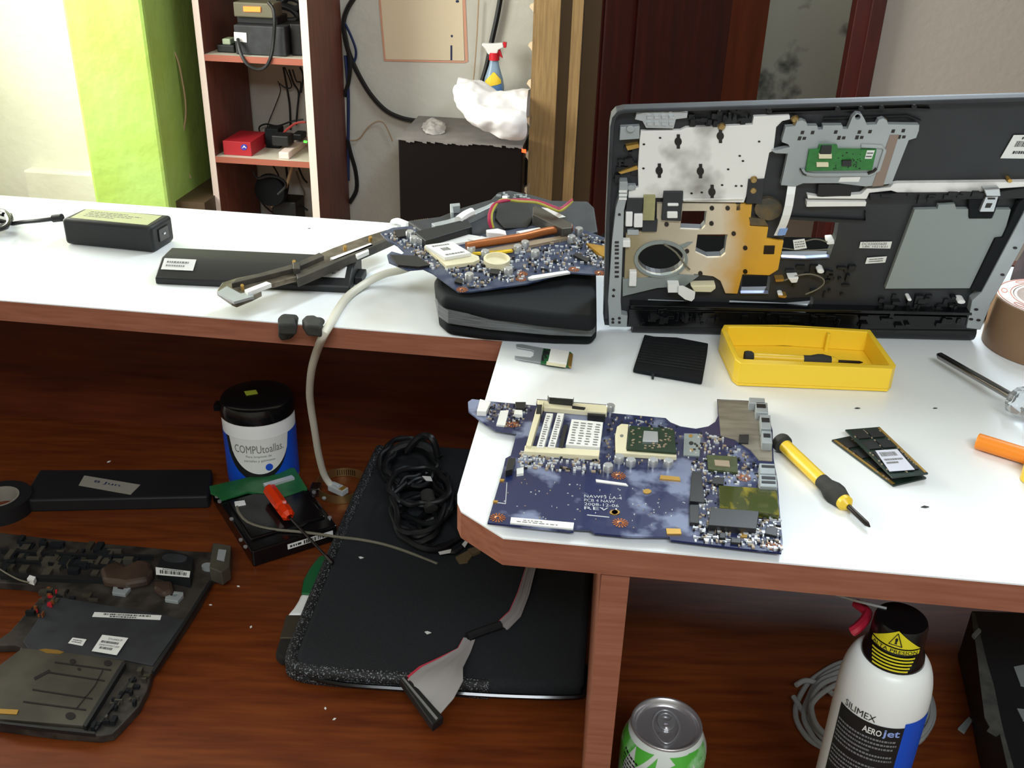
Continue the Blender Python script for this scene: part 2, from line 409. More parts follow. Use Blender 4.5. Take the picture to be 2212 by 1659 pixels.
obj('back_panel', mb, M['wood_panel'], dk)
zt = TOPZ-.0235
UN = Pl((0, 0, zt), (0, 0, 1))
f0, f1 = UN.p(1300, 1237), UN.p(1361, 1241)
dd = Vector((.095, .995, 0)).normalized()
L = .655
mb = MB().prism([f0, f1, f1+dd*L, f0+dd*L], Z, zt-DESKZ-.0005)
obj('divider_panel', mb, M['wood_edge'], dk)
for x in (-.75, .72):
    mb = MB().box((x, .7, (DESKZ-.026)/2), .018, .9, DESKZ-.027); obj('side_panel', mb, M['wood_panel'], dk)
# ================================================================ laptop chassis standing on the counter
b0 = TOP.p(1320, 716); b1 = TOP.p(2110, 738)
cu_ = (b1-b0).normalized(); cnh = Vector((cu_.y, -cu_.x, 0)); ln = math.radians(13)
cn = (cnh*math.cos(ln)-Z*math.sin(ln)).normalized()       # faces the viewer, leaning over towards him
CH = Pl(b0, cn)
ch = thing('laptop_chassis', b0, 'gutted black laptop chassis standing on its hinge edge, inside facing out with bare metal plates', 'laptop')
fan = circ(1428, 561, 50, 33, 28)
hole1 = [(1474, 456), (1527, 456), (1524, 488), (1516, 497), (1469, 495)]
hole2 = [(1507, 507), (1572, 507), (1567, 548), (1558, 556), (1528, 557), (1502, 545)]
hole3 = [(1605, 596), (1665, 597), (1660, 632), (1600, 633)]
hole4 = [(1704, 474), (1812, 481), (1806, 515), (1792, 555), (1688, 556), (1692, 520), (1696, 500)]
hole5 = [(1400, 646), (1484, 650), (1482, 660), (1398, 657)]
hole6 = [(1577, 647), (1660, 648), (1700, 644), (1758, 641), (1755, 663), (1700, 668), (1572, 662)]
shell = [(1304, 690), (1309, 480), (1318, 275), (1322, 252), (1332, 241), (1348, 237), (1700, 226), (2230, 211), (2300, 214), (2300, 300), (2245, 467), (2140, 657), (2118, 712), (1700, 708), (1352, 706), (1306, 702)]
mb = MB().px(CH, shell, 0, -.010, 0, [fan, hole1, hole2, hole3, hole4, hole5, hole6])
obj('shell', mb, M['dark_plastic'], ch, bevel=.0015)
# raised outer rim
def strip(mb, pl, pts, wpx, h1, h0=0, mi=0):
    out = []; inn = []
    for i, p in enumerate(pts):
        a = pts[max(0, i-1)]; b = pts[min(len(pts)-1, i+1)]; dx, dy = b[0]-a[0], b[1]-a[1]; l = math.hypot(dx, dy) or 1
        out.append((p[0]-dy/l*wpx/2, p[1]+dx/l*wpx/2)); inn.append((p[0]+dy/l*wpx/2, p[1]-dx/l*wpx/2))
    return mb.px(pl, out+inn[::-1], h1, h0, mi)
mb = MB(); strip(mb, CH, [(1309, 690), (1313, 480), (1322, 275), (1326, 256), (1335, 245), (1350, 241), (1700, 230), (2230, 215), (2296, 217)], 9, .008)
obj('outer_rim', mb, M['charcoal'], ch, bevel=.001)
# lid lying flat behind, hinge cover in front
l0, l1 = TOP.p(1330, 700), TOP.p(2140, 712)
lu = (l1-l0).normalized(); lv = Vector((-lu.y, lu.x, 0))
L0 = l0+lv*.02
mb = MB().prism([L0, L0+lu*.40, L0+lu*.40+lv*.215, L0+lv*.215], -Z, -.012)
mb = MB().box(L0+lu*.205+lv*.107+Z*.007, .39, .215, .012, (lu, lv, Z))
obj('screen_lid', mb, mat('lid_black', '#050506', .9, spec=.05), ch, bevel=.004)
h0_, h1_ = TOP.p(1366, 724), TOP.p(2104, 741)
hu = (h1_-h0_).normalized(); hv = Vector((-hu.y, hu.x, 0))
prof = [(0, 0), (.004, -.004), (.012, -.003), (.014, .004), (.012, .012), (0, .014)]
mb = MB().tube([h0_+Z*.0085+hv*.008, (h0_+h1_)/2+Z*.0085+hv*.008, h1_+Z*.0085+hv*.008], .0083, 14, smooth=1)
mb.box((h0_+h1_)/2+Z*.011+hv*.016, (h1_-h0_).length-.01, .012, .02, (hu, hv, Z))
obj('hinge_cover', mb, M['black'], ch, smooth=True)
mb = MB(); mb.px(CH, [(1360, 668), (2105, 686), (2100, 712), (1356, 706)], .006, .0); mb.px(CH, [(1362, 660), (2100, 676), (2100, 682), (1362, 667)], .009, 0)
scatter(mb, CH, [(1380, 668), (2080, 686), (2080, 705), (1380, 700)], 40, .003, .012, .006, .003, (0,))
obj('hinge_channel', mb, M['black_gloss'], ch, bevel=.0006)
# shields
shield = [(1384, 284), (1470, 282), (1482, 276), (1560, 273), (1625, 270), (1628, 252), (1706, 249), (1707, 258), (1690, 262), (1677, 275), (1671, 326), (1662, 330), (1651, 386), (1617, 389), (1612, 424), (1607, 438), (1475, 436), (1475, 416), (1434, 415), (1432, 428), (1357, 428), (1358, 412), (1379, 405), (1378, 362), (1382, 300)]
mb = MB().px(CH, shield, .004, 0)
strip(mb, CH, [(1475, 432), (1606, 430)], 4, .0055, .004)
sh = obj('keyboard_shield', mb, M['shield'], ch, bevel=.0005)
mb = MB()
for x, y in ((1465, 303), (1556, 291), (1424, 366), (1513, 367), (1538, 412)):
    mb.px(CH, circ(x, y+3, 8, 9, 12), .0046, .0035); mb.px(CH, q4(x-3, y-12, x+4, y+18), .0048, .0035)
for x, y in ((1426, 298), (1640, 306), (1605, 348), (1573, 366), (1598, 337), (1560, 400), (1590, 402), (1516, 416), (1494, 418), (1390, 364), (1391, 312), (1602, 402)):
    mb.px(CH, circ(x, y, 3, 2, 8), .0044, .0035)
obj('slot', mb, M['steel_dark'], sh)
# stained lower plate
mg = mat('stained_plate', '#b5ab98', .45, .1)
nt = mg.node_tree; b_ = nt.nodes['Principled BSDF']
tc = nt.nodes.new('ShaderNodeTexCoord'); sx = nt.nodes.new('ShaderNodeSeparateXYZ'); nt.links.new(tc.outputs['Object'], sx.inputs[0])
nz = nt.nodes.new('ShaderNodeTexNoise'); nz.inputs['Scale'].default_value = 26; nz.inputs['Detail'].default_value = 4; nt.links.new(tc.outputs['Object'], nz.inputs['Vector'])
ma = nt.nodes.new('ShaderNodeMath'); ma.operation = 'MULTIPLY_ADD'; ma.inputs[1].default_value = .05; nt.links.new(nz.outputs['Fac'], ma.inputs[0]); nt.links.new(sx.outputs['X'], ma.inputs[2])
cr = nt.nodes.new('ShaderNodeValToRGB'); nt.links.new(ma.outputs[0], cr.inputs[0]); e = cr.color_ramp.elements
e[0].position = .035; e[0].color = lin('#9a8c6c'); e[1].position = .15; e[1].color = lin('#e0aa36')
x_ = cr.color_ramp.elements.new(.075); x_.color = lin('#c4b8a4'); x_ = cr.color_ramp.elements.new(.105); x_.color = lin('#d8cbb4'); x_ = cr.color_ramp.elements.new(.13); x_.color = lin('#cf9c3a')
nt.links.new(cr.outputs[0], b_.inputs['Base Color'])
plate = [(1352, 505), (1418, 497), (1419, 440), (1625, 441), (1620, 488), (1660, 491), (1656, 516), (1693, 521), (1681, 583), (1662, 595), (1604, 593), (1593, 635), (1567, 634), (1556, 607), (1540, 597), (1500, 592), (1490, 606), (1440, 612), (1348, 608)]
mb = MB().px(CH, plate, .003, 0, 0, [fan, hole1, hole2])
pt = obj('cooler_plate', mb, mg, ch, bevel=.0005)
mb = MB(); mb.px(CH, q4(1651, 531, 1674, 549, -.1), .0036, .003)
for x, y in ((1538, 450), (1572, 450), (1537, 483), (1585, 505), (1610, 536), (1484, 543), (1513, 591), (1610, 587), (1440, 485)):
    mb.px(CH, circ(x, y, 5, 5, 10), .0036, .003)
obj('slot', mb, M['steel_dark'], pt)
mb = MB(); mb.px(CH, circ(1428, 561, 58, 40, 28), .005, .003, 0, [circ(1428, 561, 51, 34, 28)]); mb.px(CH, [(1485, 524), (1497, 523), (1480, 536), (1462, 533)], .004, .002)
mb.px(CH, [(1345, 604), (1400, 600), (1450, 592), (1510, 596), (1480, 618), (1420, 622), (1345, 640)], .0042, 0)
obj('fan_surround', mb, M['grey_paint'], ch, bevel=.0004)
# left metal strip with slots
mb = MB().px(CH, [(1338, 393), (1356, 393), (1356, 420), (1348, 455), (1346, 520), (1341, 650), (1343, 680), (1356, 683), (1354, 707), (1316, 706), (1313, 650), (1322, 520), (1330, 450), (1337, 425)], .008, 0)
ls = obj('side_bracket', mb, M['silver_dull'], ch, bevel=.0005)
mb = MB()
for y in (522, 530, 538, 546, 556, 567, 576, 586, 596): mb.px(CH, q4(1328, y, 1337, y+4, -.05), .0086, .007)
for x, y in ((1338, 464), (1326, 627), (1325, 640), (1324, 690), (1338, 688), (1324, 697), (1338, 697)): mb.px(CH, circ(x, y, 3.4, 2.6, 8), .0086, .007)
obj('slot', mb, M['steel_dark'], ls)
mb = MB()
for y in (412, 420, 428): mb.px(CH, q4(1337, y, 1354, y+4), .0088, .008)
obj('contact', mb, M['white'], ls)
# connector block and left hardware
mb = MB().px(CH, [(1371, 258), (1375, 247), (1392, 243), (1470, 242), (1486, 243), (1484, 255), (1460, 258), (1455, 278), (1396, 277), (1388, 262)], .005, 0)
for i in range(4):
    for j in range(2): mb.px(CH, q4(1397+i*16, 266-j*14, 1408+i*16, 272-j*14), .0075, .005)
    mb.px(CH, q4(1394+i*17, 239, 1401+i*17, 243), .006, 0)
obj('contact_block', mb, M['silver'], ch, bevel=.0004)
mb = MB().px(CH, [(1340, 275), (1382, 273), (1381, 300), (1338, 303)], .005, 0); mb.px(CH, circ(1362, 279, 9, 7, 12), .0075, .005); mb.px(CH, q4(1352, 400, 1374, 412), .004, 0); mb.px(CH, q4(1355, 497, 1380, 508), .004, 0)
mb.px(CH, circ(1363, 406, 8, 6, 12), .006, .004)
obj('screw_mount', mb, M['silver_dull'], ch, bevel=.0004)
mb = MB().px(CH, [(1352, 316), (1379, 311), (1381, 319), (1356, 325)], .0045, 0); mb.px(CH, [(1336, 373), (1376, 358), (1378, 366), (1342, 376)], .0045, 0)
obj('brass_clip', mb, M['gold'], ch)
mb = MB().px(CH, q4(1355, 430, 1390, 463, -.1), .006, 0); mb.px(CH, q4(1389, 476, 1421, 501, -.1), .0055, 0); mb.px(CH, [(1434, 415), (1476, 415), (1471, 478), (1429, 476)], .0065, .002)
mb.px(CH, q4(1617, 388, 1651, 440, -.1), .0055, 0); mb.px(CH, q4(1590, 440, 1600, 455), .003, 0)
obj('black_film', mb, M['charcoal'], ch, bevel=.0003)
mb = MB().px(CH, q4(1391, 424, 1416, 476, -.05), .0072, 0); obj('foam_pad', mb, mat('foam', '#a5a070', .8, col2='#8d8a66', scale=90), ch)
mb = MB()
for q in (q4(1352, 459, 1367, 490, -.03), q4(1370, 463, 1389, 492, -.03), q4(1442, 440, 1466, 446), q4(1441, 458, 1464, 472), q4(1360, 588, 1376, 619, -.05), q4(1345, 520, 1362, 535)): mb.px(CH, q, .0078, .002)
obj('latch', mb, M['white'], ch, bevel=.0008)
# screws
for i, (x, y) in enumerate(((1559, 273), (1627, 411), (1721, 266), (1908, 262), (1717, 257), (1628, 388))):
    mb = MB(); c = CH.p(x, y, .0045); a1 = cu_; a2 = cn.cross(cu_)
    mb.lathe([(0, .002), (.0022, .0018), (.003, .0008), (.0033, 0)], c, (a1, a2, cn), 14)
    obj('screw', mb, M['brass_light'], ch, smooth=True)
# touchpad bracket
tb = [(1668, 327), (1706, 318), (1703, 312), (1689, 307), (1690, 300), (1697, 275), (1717, 273), (1722, 263), (1733, 260), (1742, 264), (1744, 272), (1766, 272), (1767, 280), (1777, 280), (1778, 271), (1820, 271), (1821, 279), (1831, 279), (1841, 254), (1850, 245), (1861, 246), (1867, 256), (1873, 270), (1893, 269), (1898, 259), (1908, 256), (1916, 260), (1919, 269), (1986, 270), (1985, 282), (1979, 298), (1963, 303), (1926, 397), (1870, 403), (1810, 396), (1735, 396), (1720, 402), (1687, 400), (1702, 332), (1675, 331)]
mb = MB().px(CH, tb, .008, .003, 0, [circ(1853, 253, 6, 6, 12)])
tbo = obj('touchpad_bracket', mb, M['silver_dull'], ch, bevel=.0006)
mb = MB(); strip(mb, CH, [(1733, 366), (1741, 376), (1760, 379), (1880, 378), (1898, 368), (1912, 325), (1905, 318), (1860, 316)], 8, .0095, .008); obj('pressed_rim', mb, M['silver_dull'], tbo, bevel=.0008)
mb = MB(); strip(mb, CH, [(1729, 366), (1735, 376), (1742, 379)], 3, .0098, .008); strip(mb, CH, [(1875, 376), (1888, 371), (1894, 365)], 4, .0098, .008)
for x, y in ((1734, 286), (1756, 286), (1806, 285), (1857, 285), (1880, 284), (1930, 283), (1952, 282)): mb.px(CH, q4(x-3, y-3, x+4, y+4, -.3), .0083, .007)
for x, y in ((1733, 299), (1818, 298), (1857, 297), (1948, 296)):
    mb.px(CH, q4(x-8, y-4, x-1, y+4, -.3), .0083, .007); mb.px(CH, q4(x+2, y-3, x+9, y+3, -.3), .0083, .007)
obj('slot', mb, M['steel_dark'], tbo)
mb = MB().px(CH, [(1923, 292), (1942, 292), (1908, 401), (1884, 403)], .0086, .008); obj('adhesive_strip', mb, mat('adhesive', '#8c7a6e', .8), tbo)
mb = MB().px(CH, [(1748, 325), (1768, 323), (1770, 314), (1809, 314), (1810, 323), (1894, 324), (1884, 368), (1740, 370)], .0105, .008)
tp = obj('touchpad_board', mb, mat('pcb_touch', '#2f7d35', .4, col2='#276b30', scale=200), tbo, bevel=.0003)
mb = MB().px(CH, [(1816, 383), (1859, 382), (1855, 393), (1811, 393)], .0085, .008); obj('label', mb, M['label'], tbo)
mb = MB()
mb.px(CH, q4(1769, 333, 1797, 343), .0125, .0105); mb.px(CH, q4(1764, 352, 1790, 361), .0125, .0105); obj('touchpad_socket', mb, M['cream'], tbo, bevel=.0003)
mb = MB(); mb.px(CH, [(1775, 316), (1797, 316), (1795, 333), (1771, 333)], .0125, .0105); mb.px(CH, q4(1820, 347, 1840, 359, -.1), .0122, .0105); scatter(mb, CH, [(1815, 330), (1860, 330), (1860, 365), (1800, 365)], 25, .0006, .0014, .0105, .0006, (0,)); obj('touchpad_chip', mb, M['smd_dark'], tbo)
sticker('paper_label', CH, [(1868, 343), (1883, 343), (1890, 325), (1873, 325)], .0105, tbo, [('dash', .1, .2, .9, .35), ('dash', .1, .6, .9, .75)])
# flat ribbon
def ribbon(pts, wpx, hs, pl):
    mb = MB(); n = len(pts); vs = []
    for (x, y), h in zip(pts, hs): vs += [pl.p(x-wpx/2, y, h), pl.p(x+wpx/2, y, h)]
    f = [[2*i, 2*i+1, 2*i+3, 2*i+2] for i in range(n-1)]; k = len(vs)
    vs2 = vs+[v-pl.n*.0004 for v in vs]
    return mb.add(vs2, f+[[a+k for a in r[::-1]] for r in f])
mb = ribbon([(1711, 400), (1708, 420), (1704, 445), (1699, 465), (1692, 485), (1686, 498), (1681, 509)], 18, [.006, .011, .013, .013, .011, .009, .008], CH)
rb = obj('flat_cable', mb, M['white'], ch)
mb = MB().px(CH, [(1685, 495), (1702, 494), (1696, 508), (1680, 509)], .0105, .009); obj('blue_tab', mb, M['blue_sticker'], rb)
# right side: rails, palm area, panel
mb = MB().px(CH, [(1873, 408), (1922, 406), (1930, 398), (1940, 396), (2212, 393), (2290, 391), (2290, 402), (2212, 404), (2150, 408), (2128, 416), (1938, 416), (1925, 412), (1878, 417), (1872, 430), (1745, 429), (1744, 421), (1775, 426), (1860, 420)], .005, 0)
mb.px(CH, [(1743, 436), (1872, 437), (1870, 446), (1742, 447)], .006, 0)
obj('metal_rail', mb, M['shield'], ch, bevel=.0004)
mb = MB().px(CH, [(1768, 398), (1842, 398), (1838, 424), (1766, 424)], .006, 0); mb.px(CH, [(1880, 420), (2150, 416), (2212, 408), (2285, 408), (2275, 428), (1880, 434)], .007, 0)
scatter(mb, CH, [(1900, 420), (2120, 418), (2120, 428), (1900, 430)], 12, .003, .01, .007, .002, (0,))
obj('cable_channel', mb, M['black'], ch, bevel=.0005)
panel = [(1976, 453), (2025, 452), (2027, 443), (2063, 441), (2066, 452), (2095, 452), (2093, 472), (2143, 472), (2151, 453), (2184, 453), (2174, 489), (2166, 514), (2152, 516), (2097, 623), (1912, 624)]
mb = MB().px(CH, panel, .0045, 0); obj('grey_panel', mb, M['grey_panel'], ch, bevel=.0004)
mb = MB().px(CH, [(2150, 516), (2166, 514), (2200, 440), (2212, 430), (2225, 430), (2121, 631), (2096, 628)], .007, 0); mb.px(CH, [(2093, 430), (2160, 428), (2150, 455), (2143, 472), (2093, 472)], .006, 0)
obj('dark_trim', mb, M['black_matte'], ch, bevel=.0008)
mb = MB().px(CH, [(2130, 425), (2157, 424), (2147, 458), (2116, 458)], .009, 0); mb.px(CH, [(2126, 410), (2160, 408), (2162, 424), (2131, 424)], .012, 0)
lk = obj('hinge_latch', mb, M['silver'], ch, bevel=.0006)
mb = MB().px(CH, [(2132, 440), (2144, 440), (2139, 449), (2128, 449)], .0095, .008); mb.px(CH, q4(2134, 428, 2150, 431), .0095, .008); obj('slot', mb, M['steel_dark'], lk)
mb = MB().px(CH, [(2121, 631), (2230, 425), (2270, 425), (2245, 467), (2140, 657), (2138, 664), (2118, 712), (2088, 709), (2100, 650)], .0085, 0)
rb_ = obj('side_bracket', mb, M['silver_dull'], ch, bevel=.0006)
mb = MB()
for x, y in ((2193, 536), (2166, 594), (2109, 669), (2114, 692), (2098, 690)): mb.px(CH, circ(x, y, 5, 2.6, 8), .009, .008)
obj('slot', mb, M['steel_dark'], rb_)
# pale strips painting the light on the openings' rims, then connectors and labels
mb = MB(); strip(mb, CH, [(1688, 557), (1740, 559), (1792, 556)], 2.5, .004); strip(mb, CH, [(1600, 634), (1660, 634)], 2, .004); strip(mb, CH, [(1396, 664), (1440, 666), (1484, 670)], 3, .004); strip(mb, CH, [(1398, 672), (1430, 674), (1500, 678)], 2.5, .004)
strip(mb, CH, [(1572, 667), (1620, 670), (1700, 668), (1755, 668)], 3, .004)
obj('painted_glint', mb, mat('painted_glint_blue', '#7a84a8', .3, .5), ch)
mb = MB().px(CH, [(1492, 618), (1546, 617), (1546, 624), (1536, 632), (1500, 631)], .009, 0); obj('socket_housing', mb, M['cream'], ch, bevel=.0008)
mb = MB().px(CH, [(1466, 619), (1476, 619), (1502, 632), (1500, 645), (1494, 651), (1480, 647), (1465, 635)], .014, .0125); mb.px(CH, q4(1443, 615, 1467, 632), .011, 0)
obj('white_tag', mb, M['white'], ch)
mb = MB().px(CH, [(1786, 519), (1802, 518), (1803, 528), (1787, 529)], .009, 0); mb.px(CH, circ(1773, 587, 8, 4.5, 10), .009, 0); mb.px(CH, [(1702, 601), (1726, 600), (1722, 611), (1710, 612)], .009, 0); mb.px(CH, circ(1965, 648, 5, 3, 8), .009, 0)
mb.px(CH, circ(2077, 653, 9, 4, 12), .009, 0); mb.px(CH, circ(1686, 637, 6, 3, 8), .006, 0)
obj('plug', mb, M['white'], ch, bevel=.0008)
mb = MB().px(CH, [(1675, 604), (1694, 603), (1692, 608), (1676, 609)], .007, 0); mb.px(CH, [(1681, 639), (1700, 640), (1696, 644), (1682, 642)], .007, 0); mb.px(CH, circ(2182, 391, 5, 4, 8), .006, 0); obj('gold_pin', mb, M['gold'], ch)
mb = MB()
mb.tube([CH.p(x, y, .009) for x, y in ((1736, 522), (1756, 517), (1772, 518), (1787, 523))], .0006, 6, 0); mb.tube([CH.p(x, y, .006) for x, y in ((1690, 536), (1740, 541), (1796, 538))], .0005, 6, 0)
mb.tube([CH.p(x, y, .006) for x, y in ((1694, 606), (1720, 596), (1750, 592), (1775, 600), (1780, 612), (1765, 625), (1740, 636))], .0007, 6, 0)
mb.tube([CH.p(x, y, .006) for x, y in ((1435, 528), (1460, 545), (1478, 570), (1490, 582))], .0009, 6, 0)
obj('thin_wire', mb, M['cable_grey'], ch, smooth=True)
sticker('paper_tag', CH, [(1716, 540), (1743, 536), (1738, 516), (1713, 519)], .010, ch, [('dash', .1, .2, .9, .32, 6), ('dash', .1, .45, .9, .57, 6), ('dash', .1, .7, .9, .8, 6)], [M['label'], M['ink_soft']])
sticker('part_label', CH, [(1856, 536), (1923, 537), (1927, 522), (1859, 523)], .001, ch, [('text', .06, .5, .85, .9, 'DC02000S600'), ('text', .1, .1, .9, .42, 'LBK 1021K01')])
sticker('part_label', CH, [(1869, 570), (1912, 567), (1916, 554), (1873, 557)], .001, ch, [('dash', .15, .25, .85, .4), ('dash', .15, .6, .85, .75)])
sticker('part_label', CH, [(2161, 342), (2240, 343), (2262, 291), (2190, 292)], .001, ch, [('bars', .2, .5, .9, .75), ('dash', .25, .2, .9, .32), ('dash', .3, .82, .9, .92)])
mb = MB(); strip(mb, CH, [(1660, 245), (1700, 243), (1960, 234), (2010, 236)], 2, .003); strip(mb, CH, [(1780, 256), (1960, 250), (1990, 262)], 2, .003); strip(mb, CH, [(1710, 470), (1870, 478), (1870, 458)], 2.5, .003)
strip(mb, CH, [(1690, 262), (1680, 275), (1672, 320)], 6, .0035); scatter(mb, CH, [(1490, 250), (1620, 246), (1620, 262), (1490, 268)], 20, .002, .007, .0, .004, (0,)); scatter(mb, CH, [(1700, 575), (1840, 575), (1840, 640), (1700, 635)], 22, .002, .008, 0, .003, (0,))
scatter(mb, CH, [(1390, 680), (1550, 684), (1550, 700), (1390, 696)], 16, .002, .01, .006, .003, (0,)); scatter(mb, CH, [(1900, 640), (2080, 640), (2080, 670), (1900, 668)], 26, .002, .01, 0, .004, (0,)); scatter(mb, CH, [(1330, 310), (1378, 310), (1376, 400), (1330, 400)], 20, .002, .008, 0, .003, (0,))
for x, y in ((1555, 245), (1597, 241), (1662, 240), (1810, 236), (1860, 235), (1905, 233), (1975, 231)): mb.px(CH, circ(x, y, 6, 5, 10), .004, 0)
obj('moulded_ribs', mb, M['black'], ch)
mb = MB().px(CH, circ(1660, 452, 30, 24, 16), .004, 0); mb.px(CH, [(1618, 470), (1650, 472), (1660, 488), (1622, 487)], .0035, 0); obj('copper_tape', mb, mat('worn_tape', '#6d5a3c', .5, .2, col2='#45433c', scale=90), ch)

# ================================================================ main motherboard on the counter
bd = [(1011, 868), (1020, 862), (1060, 867), (1158, 876), (1160, 862), (1310, 874), (1313, 891), (1330, 893), (1438, 903), (1448, 912), (1470, 921), (1503, 926), (1530, 921), (1545, 911), (1551, 898), (1549, 862), (1625, 866), (1650, 872), (1660, 900), (1669, 930), (1671, 990), (1680, 1040), (1685, 1112), (1691, 1172), (1688, 1194), (1590, 1183), (1450, 1166), (1445, 1159), (1358, 1158), (1285, 1151), (1275, 1144), (1240, 1142), (1239, 1148), (1053, 1129), (1085, 1020), (1092, 990), (1103, 984), (1116, 935), (1070, 928), (1034, 905), (1012, 888)]
BH = .006
BD = Pl((0, 0, TOPZ), (0, 0, 1))
mbd = thing('motherboard', TOP.p(1350, 1020), 'large dark blue laptop motherboard lying flat at the counter front corner', 'motherboard')
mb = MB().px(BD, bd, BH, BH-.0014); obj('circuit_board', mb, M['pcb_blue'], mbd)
mb = MB()
for x, y in ((1080, 1110), (1300, 1120), (1560, 1150), (1660, 1160), (1120, 920), (1600, 900), (1400, 940), (1640, 1000), (1300, 900)): mb.box(BD.p(x, y, (BH-.0015)/2), .004, .004, BH-.0015)
obj('underside_connectors', mb, M['smd_dark'], mbd)
# CPU, socket, sticker
mb = MB().px(BD, [(1333, 921), (1342, 915), (1358, 916), (1353, 970), (1460, 975), (1462, 986), (1330, 978), (1329, 940)], BH+.0035, BH)
sk = obj('cpu_socket', mb, M['cream'], mbd, bevel=.0005)
mb = MB(); mb.px(BD, circ(1343, 941, 4, 3, 10), BH+.0037, BH+.003); obj('locking_screw', mb, M['ink_soft'], sk)
mb = MB().px(BD, [(1360, 919), (1456, 926), (1461, 977), (1354, 969)], BH+.0055, BH)
cp = obj('processor', mb, M['chip_green'], mbd, bevel=.0003)
mb = MB().px(BD, [(1391, 930), (1421, 932), (1422, 954), (1388, 953)], BH+.0067, BH+.0055); obj('die', mb, M['silver'], cp, bevel=.0002)
mb = MB()
for i in range(60):
    x, y = random.uniform(1364, 1454), random.uniform(924, 969)
    if 1384 < x < 1426 and 927 < y < 957: continue
    mb.box(BD.p(x, y, BH+.0058), .0016, .0009, .0006)
obj('capacitor_dots', mb, M['smd_tan'], cp)['kind'] = 'stuff'
# modules upper left
mb = MB().px(BD, [(1163, 866), (1176, 866), (1147, 964), (1136, 962)], BH+.006, BH); mb.px(BD, [(1160, 863), (1312, 875), (1311, 892), (1176, 880)], BH+.004, BH); mb.px(BD, [(1134, 962), (1296, 972), (1294, 985), (1132, 975)], BH+.004, BH)
obj('memory_slot', mb, M['cream'], mbd, bevel=.0004)
mb = MB()
for i in range(2):
    x = 1167+i*24; mb.px(BD, [(x+13, 892), (x+28, 893), (x+8, 966), (x-8, 965)], BH+.005, BH)
mb.px(BD, [(1235, 905), (1303, 912), (1296, 966), (1222, 960)], BH+.005, BH)
ram = obj('white_labelled_module', mb, M['label'], mbd, bevel=.0003)
f = quadfn([BD.p(1222, 960, BH+.0052), BD.p(1296, 966, BH+.0052), BD.p(1303, 912, BH+.0052), BD.p(1235, 905, BH+.0052)])
mb = MB()
for u in (.08, .3, .52, .76):
    for k in range(9): patch(mb, f, u+random.uniform(0, .03), .06+k*.1, u+.12+random.uniform(0, .05), .1+k*.1, 0)
for i in range(2):
    x = 1167+i*24; g = quadfn([BD.p(x-6, 965, BH+.0052), BD.p(x+7, 966, BH+.0052), BD.p(x+26, 894, BH+.0052), BD.p(x+14, 893, BH+.0052)])
    for k in range(14): patch(mb, g, .15, .03+k*.067, random.uniform(.5, .9), .06+k*.067, 0)
obj('print', mb, M['ink_soft'], ram)
mb = MB(); mb.px(BD, [(1186, 858), (1238, 862), (1240, 857), (1237, 865), (1187, 860), (1183, 853)], BH+.009, BH); mb.px(BD, [(1236, 876), (1265, 880), (1262, 883), (1236, 880)], BH+.0052, BH+.003); mb.px(BD, [(1269, 892), (1308, 895), (1308, 899), (1270, 896)], BH+.0052, BH); mb.px(BD, q4(1160, 874, 1171, 893, -.1), BH+.0065, BH)
mb.px(BD, [(1180, 900), (1186, 900), (1176, 963), (1170, 962)], BH+.0045, BH); mb.px(BD, [(1218, 918), (1226, 918), (1216, 967), (1207, 966)], BH+.0045, BH)
obj('dark_socket', mb, M['smd_dark'], mbd)
mb = MB(); mb.px(BD, [(1081, 887), (1099, 886), (1091, 919), (1072, 917)], BH+.0015, BH); mb.px(BD, [(1112, 885), (1128, 886), (1129, 896), (1110, 894)], BH+.003, BH); mb.px(BD, [(1037, 862), (1060, 868), (1050, 889), (1030, 888)], BH+.004, BH)
mb.px(BD, [(1104, 1117), (1240, 1129), (1238, 1142), (1102, 1129)], BH+.0012, BH); mb.px(BD, [(1287, 1035), (1352, 1044), (1357, 1049), (1288, 1040)], BH+.0008, BH); mb.px(BD, [(1116, 1012), (1131, 1009), (1131, 1022), (1116, 1024)], BH+.002, BH)
obj('white_sticker', mb, M['label'], mbd)
mb = MB(); f = quadfn([BD.p(1102, 1129, BH+.0014), BD.p(1238, 1142, BH+.0014), BD.p(1240, 1129, BH+.0014), BD.p(1104, 1117, BH+.0014)]); dashes(mb, f, .1, .3, .75, .42, 0, 9); dashes(mb, f, .2, .6, .5, .72, 0, 5)
obj('sticker_print', mb, M['ink_soft'], mbd)
mb = MB(); mb.px(BD, [(1098, 989), (1114, 989), (1107, 1013), (1092, 1017)], BH+.005, BH); mb.px(BD, [(1113, 868), (1136, 868), (1134, 882), (1114, 880)], BH+.004, BH); mb.px(BD, [(1495, 1018), (1515, 1018), (1522, 1085), (1490, 1082)], BH+.003, BH); mb.px(BD, [(1490, 1090), (1510, 1090), (1510, 1130), (1490, 1128)], BH+.003, BH)
mb.px(BD, [(1535, 1096), (1640, 1104), (1634, 1142), (1530, 1134)], BH+.005, BH); mb.px(BD, [(1540, 1030), (1565, 1031), (1563, 1046), (1538, 1044)], BH+.002, BH); mb.px(BD, [(1597, 938), (1618, 938), (1617, 956), (1596, 955)], BH+.002, BH)
mb.px(BD, [(1655, 1138), (1680, 1140), (1678, 1158), (1652, 1152)], BH+.002, BH); mb.px(BD, [(1530, 1142), (1545, 1144), (1544, 1155), (1530, 1153)], BH+.002, BH); mb.px(BD, [(1555, 1150), (1568, 1151), (1567, 1162), (1554, 1161)], BH+.002, BH); mb.px(BD, [(1580, 1162), (1602, 1164), (1600, 1173), (1579, 1171)], BH+.002, BH)
obj('black_chip', mb, M['smd_dark'], mbd, bevel=.0003)
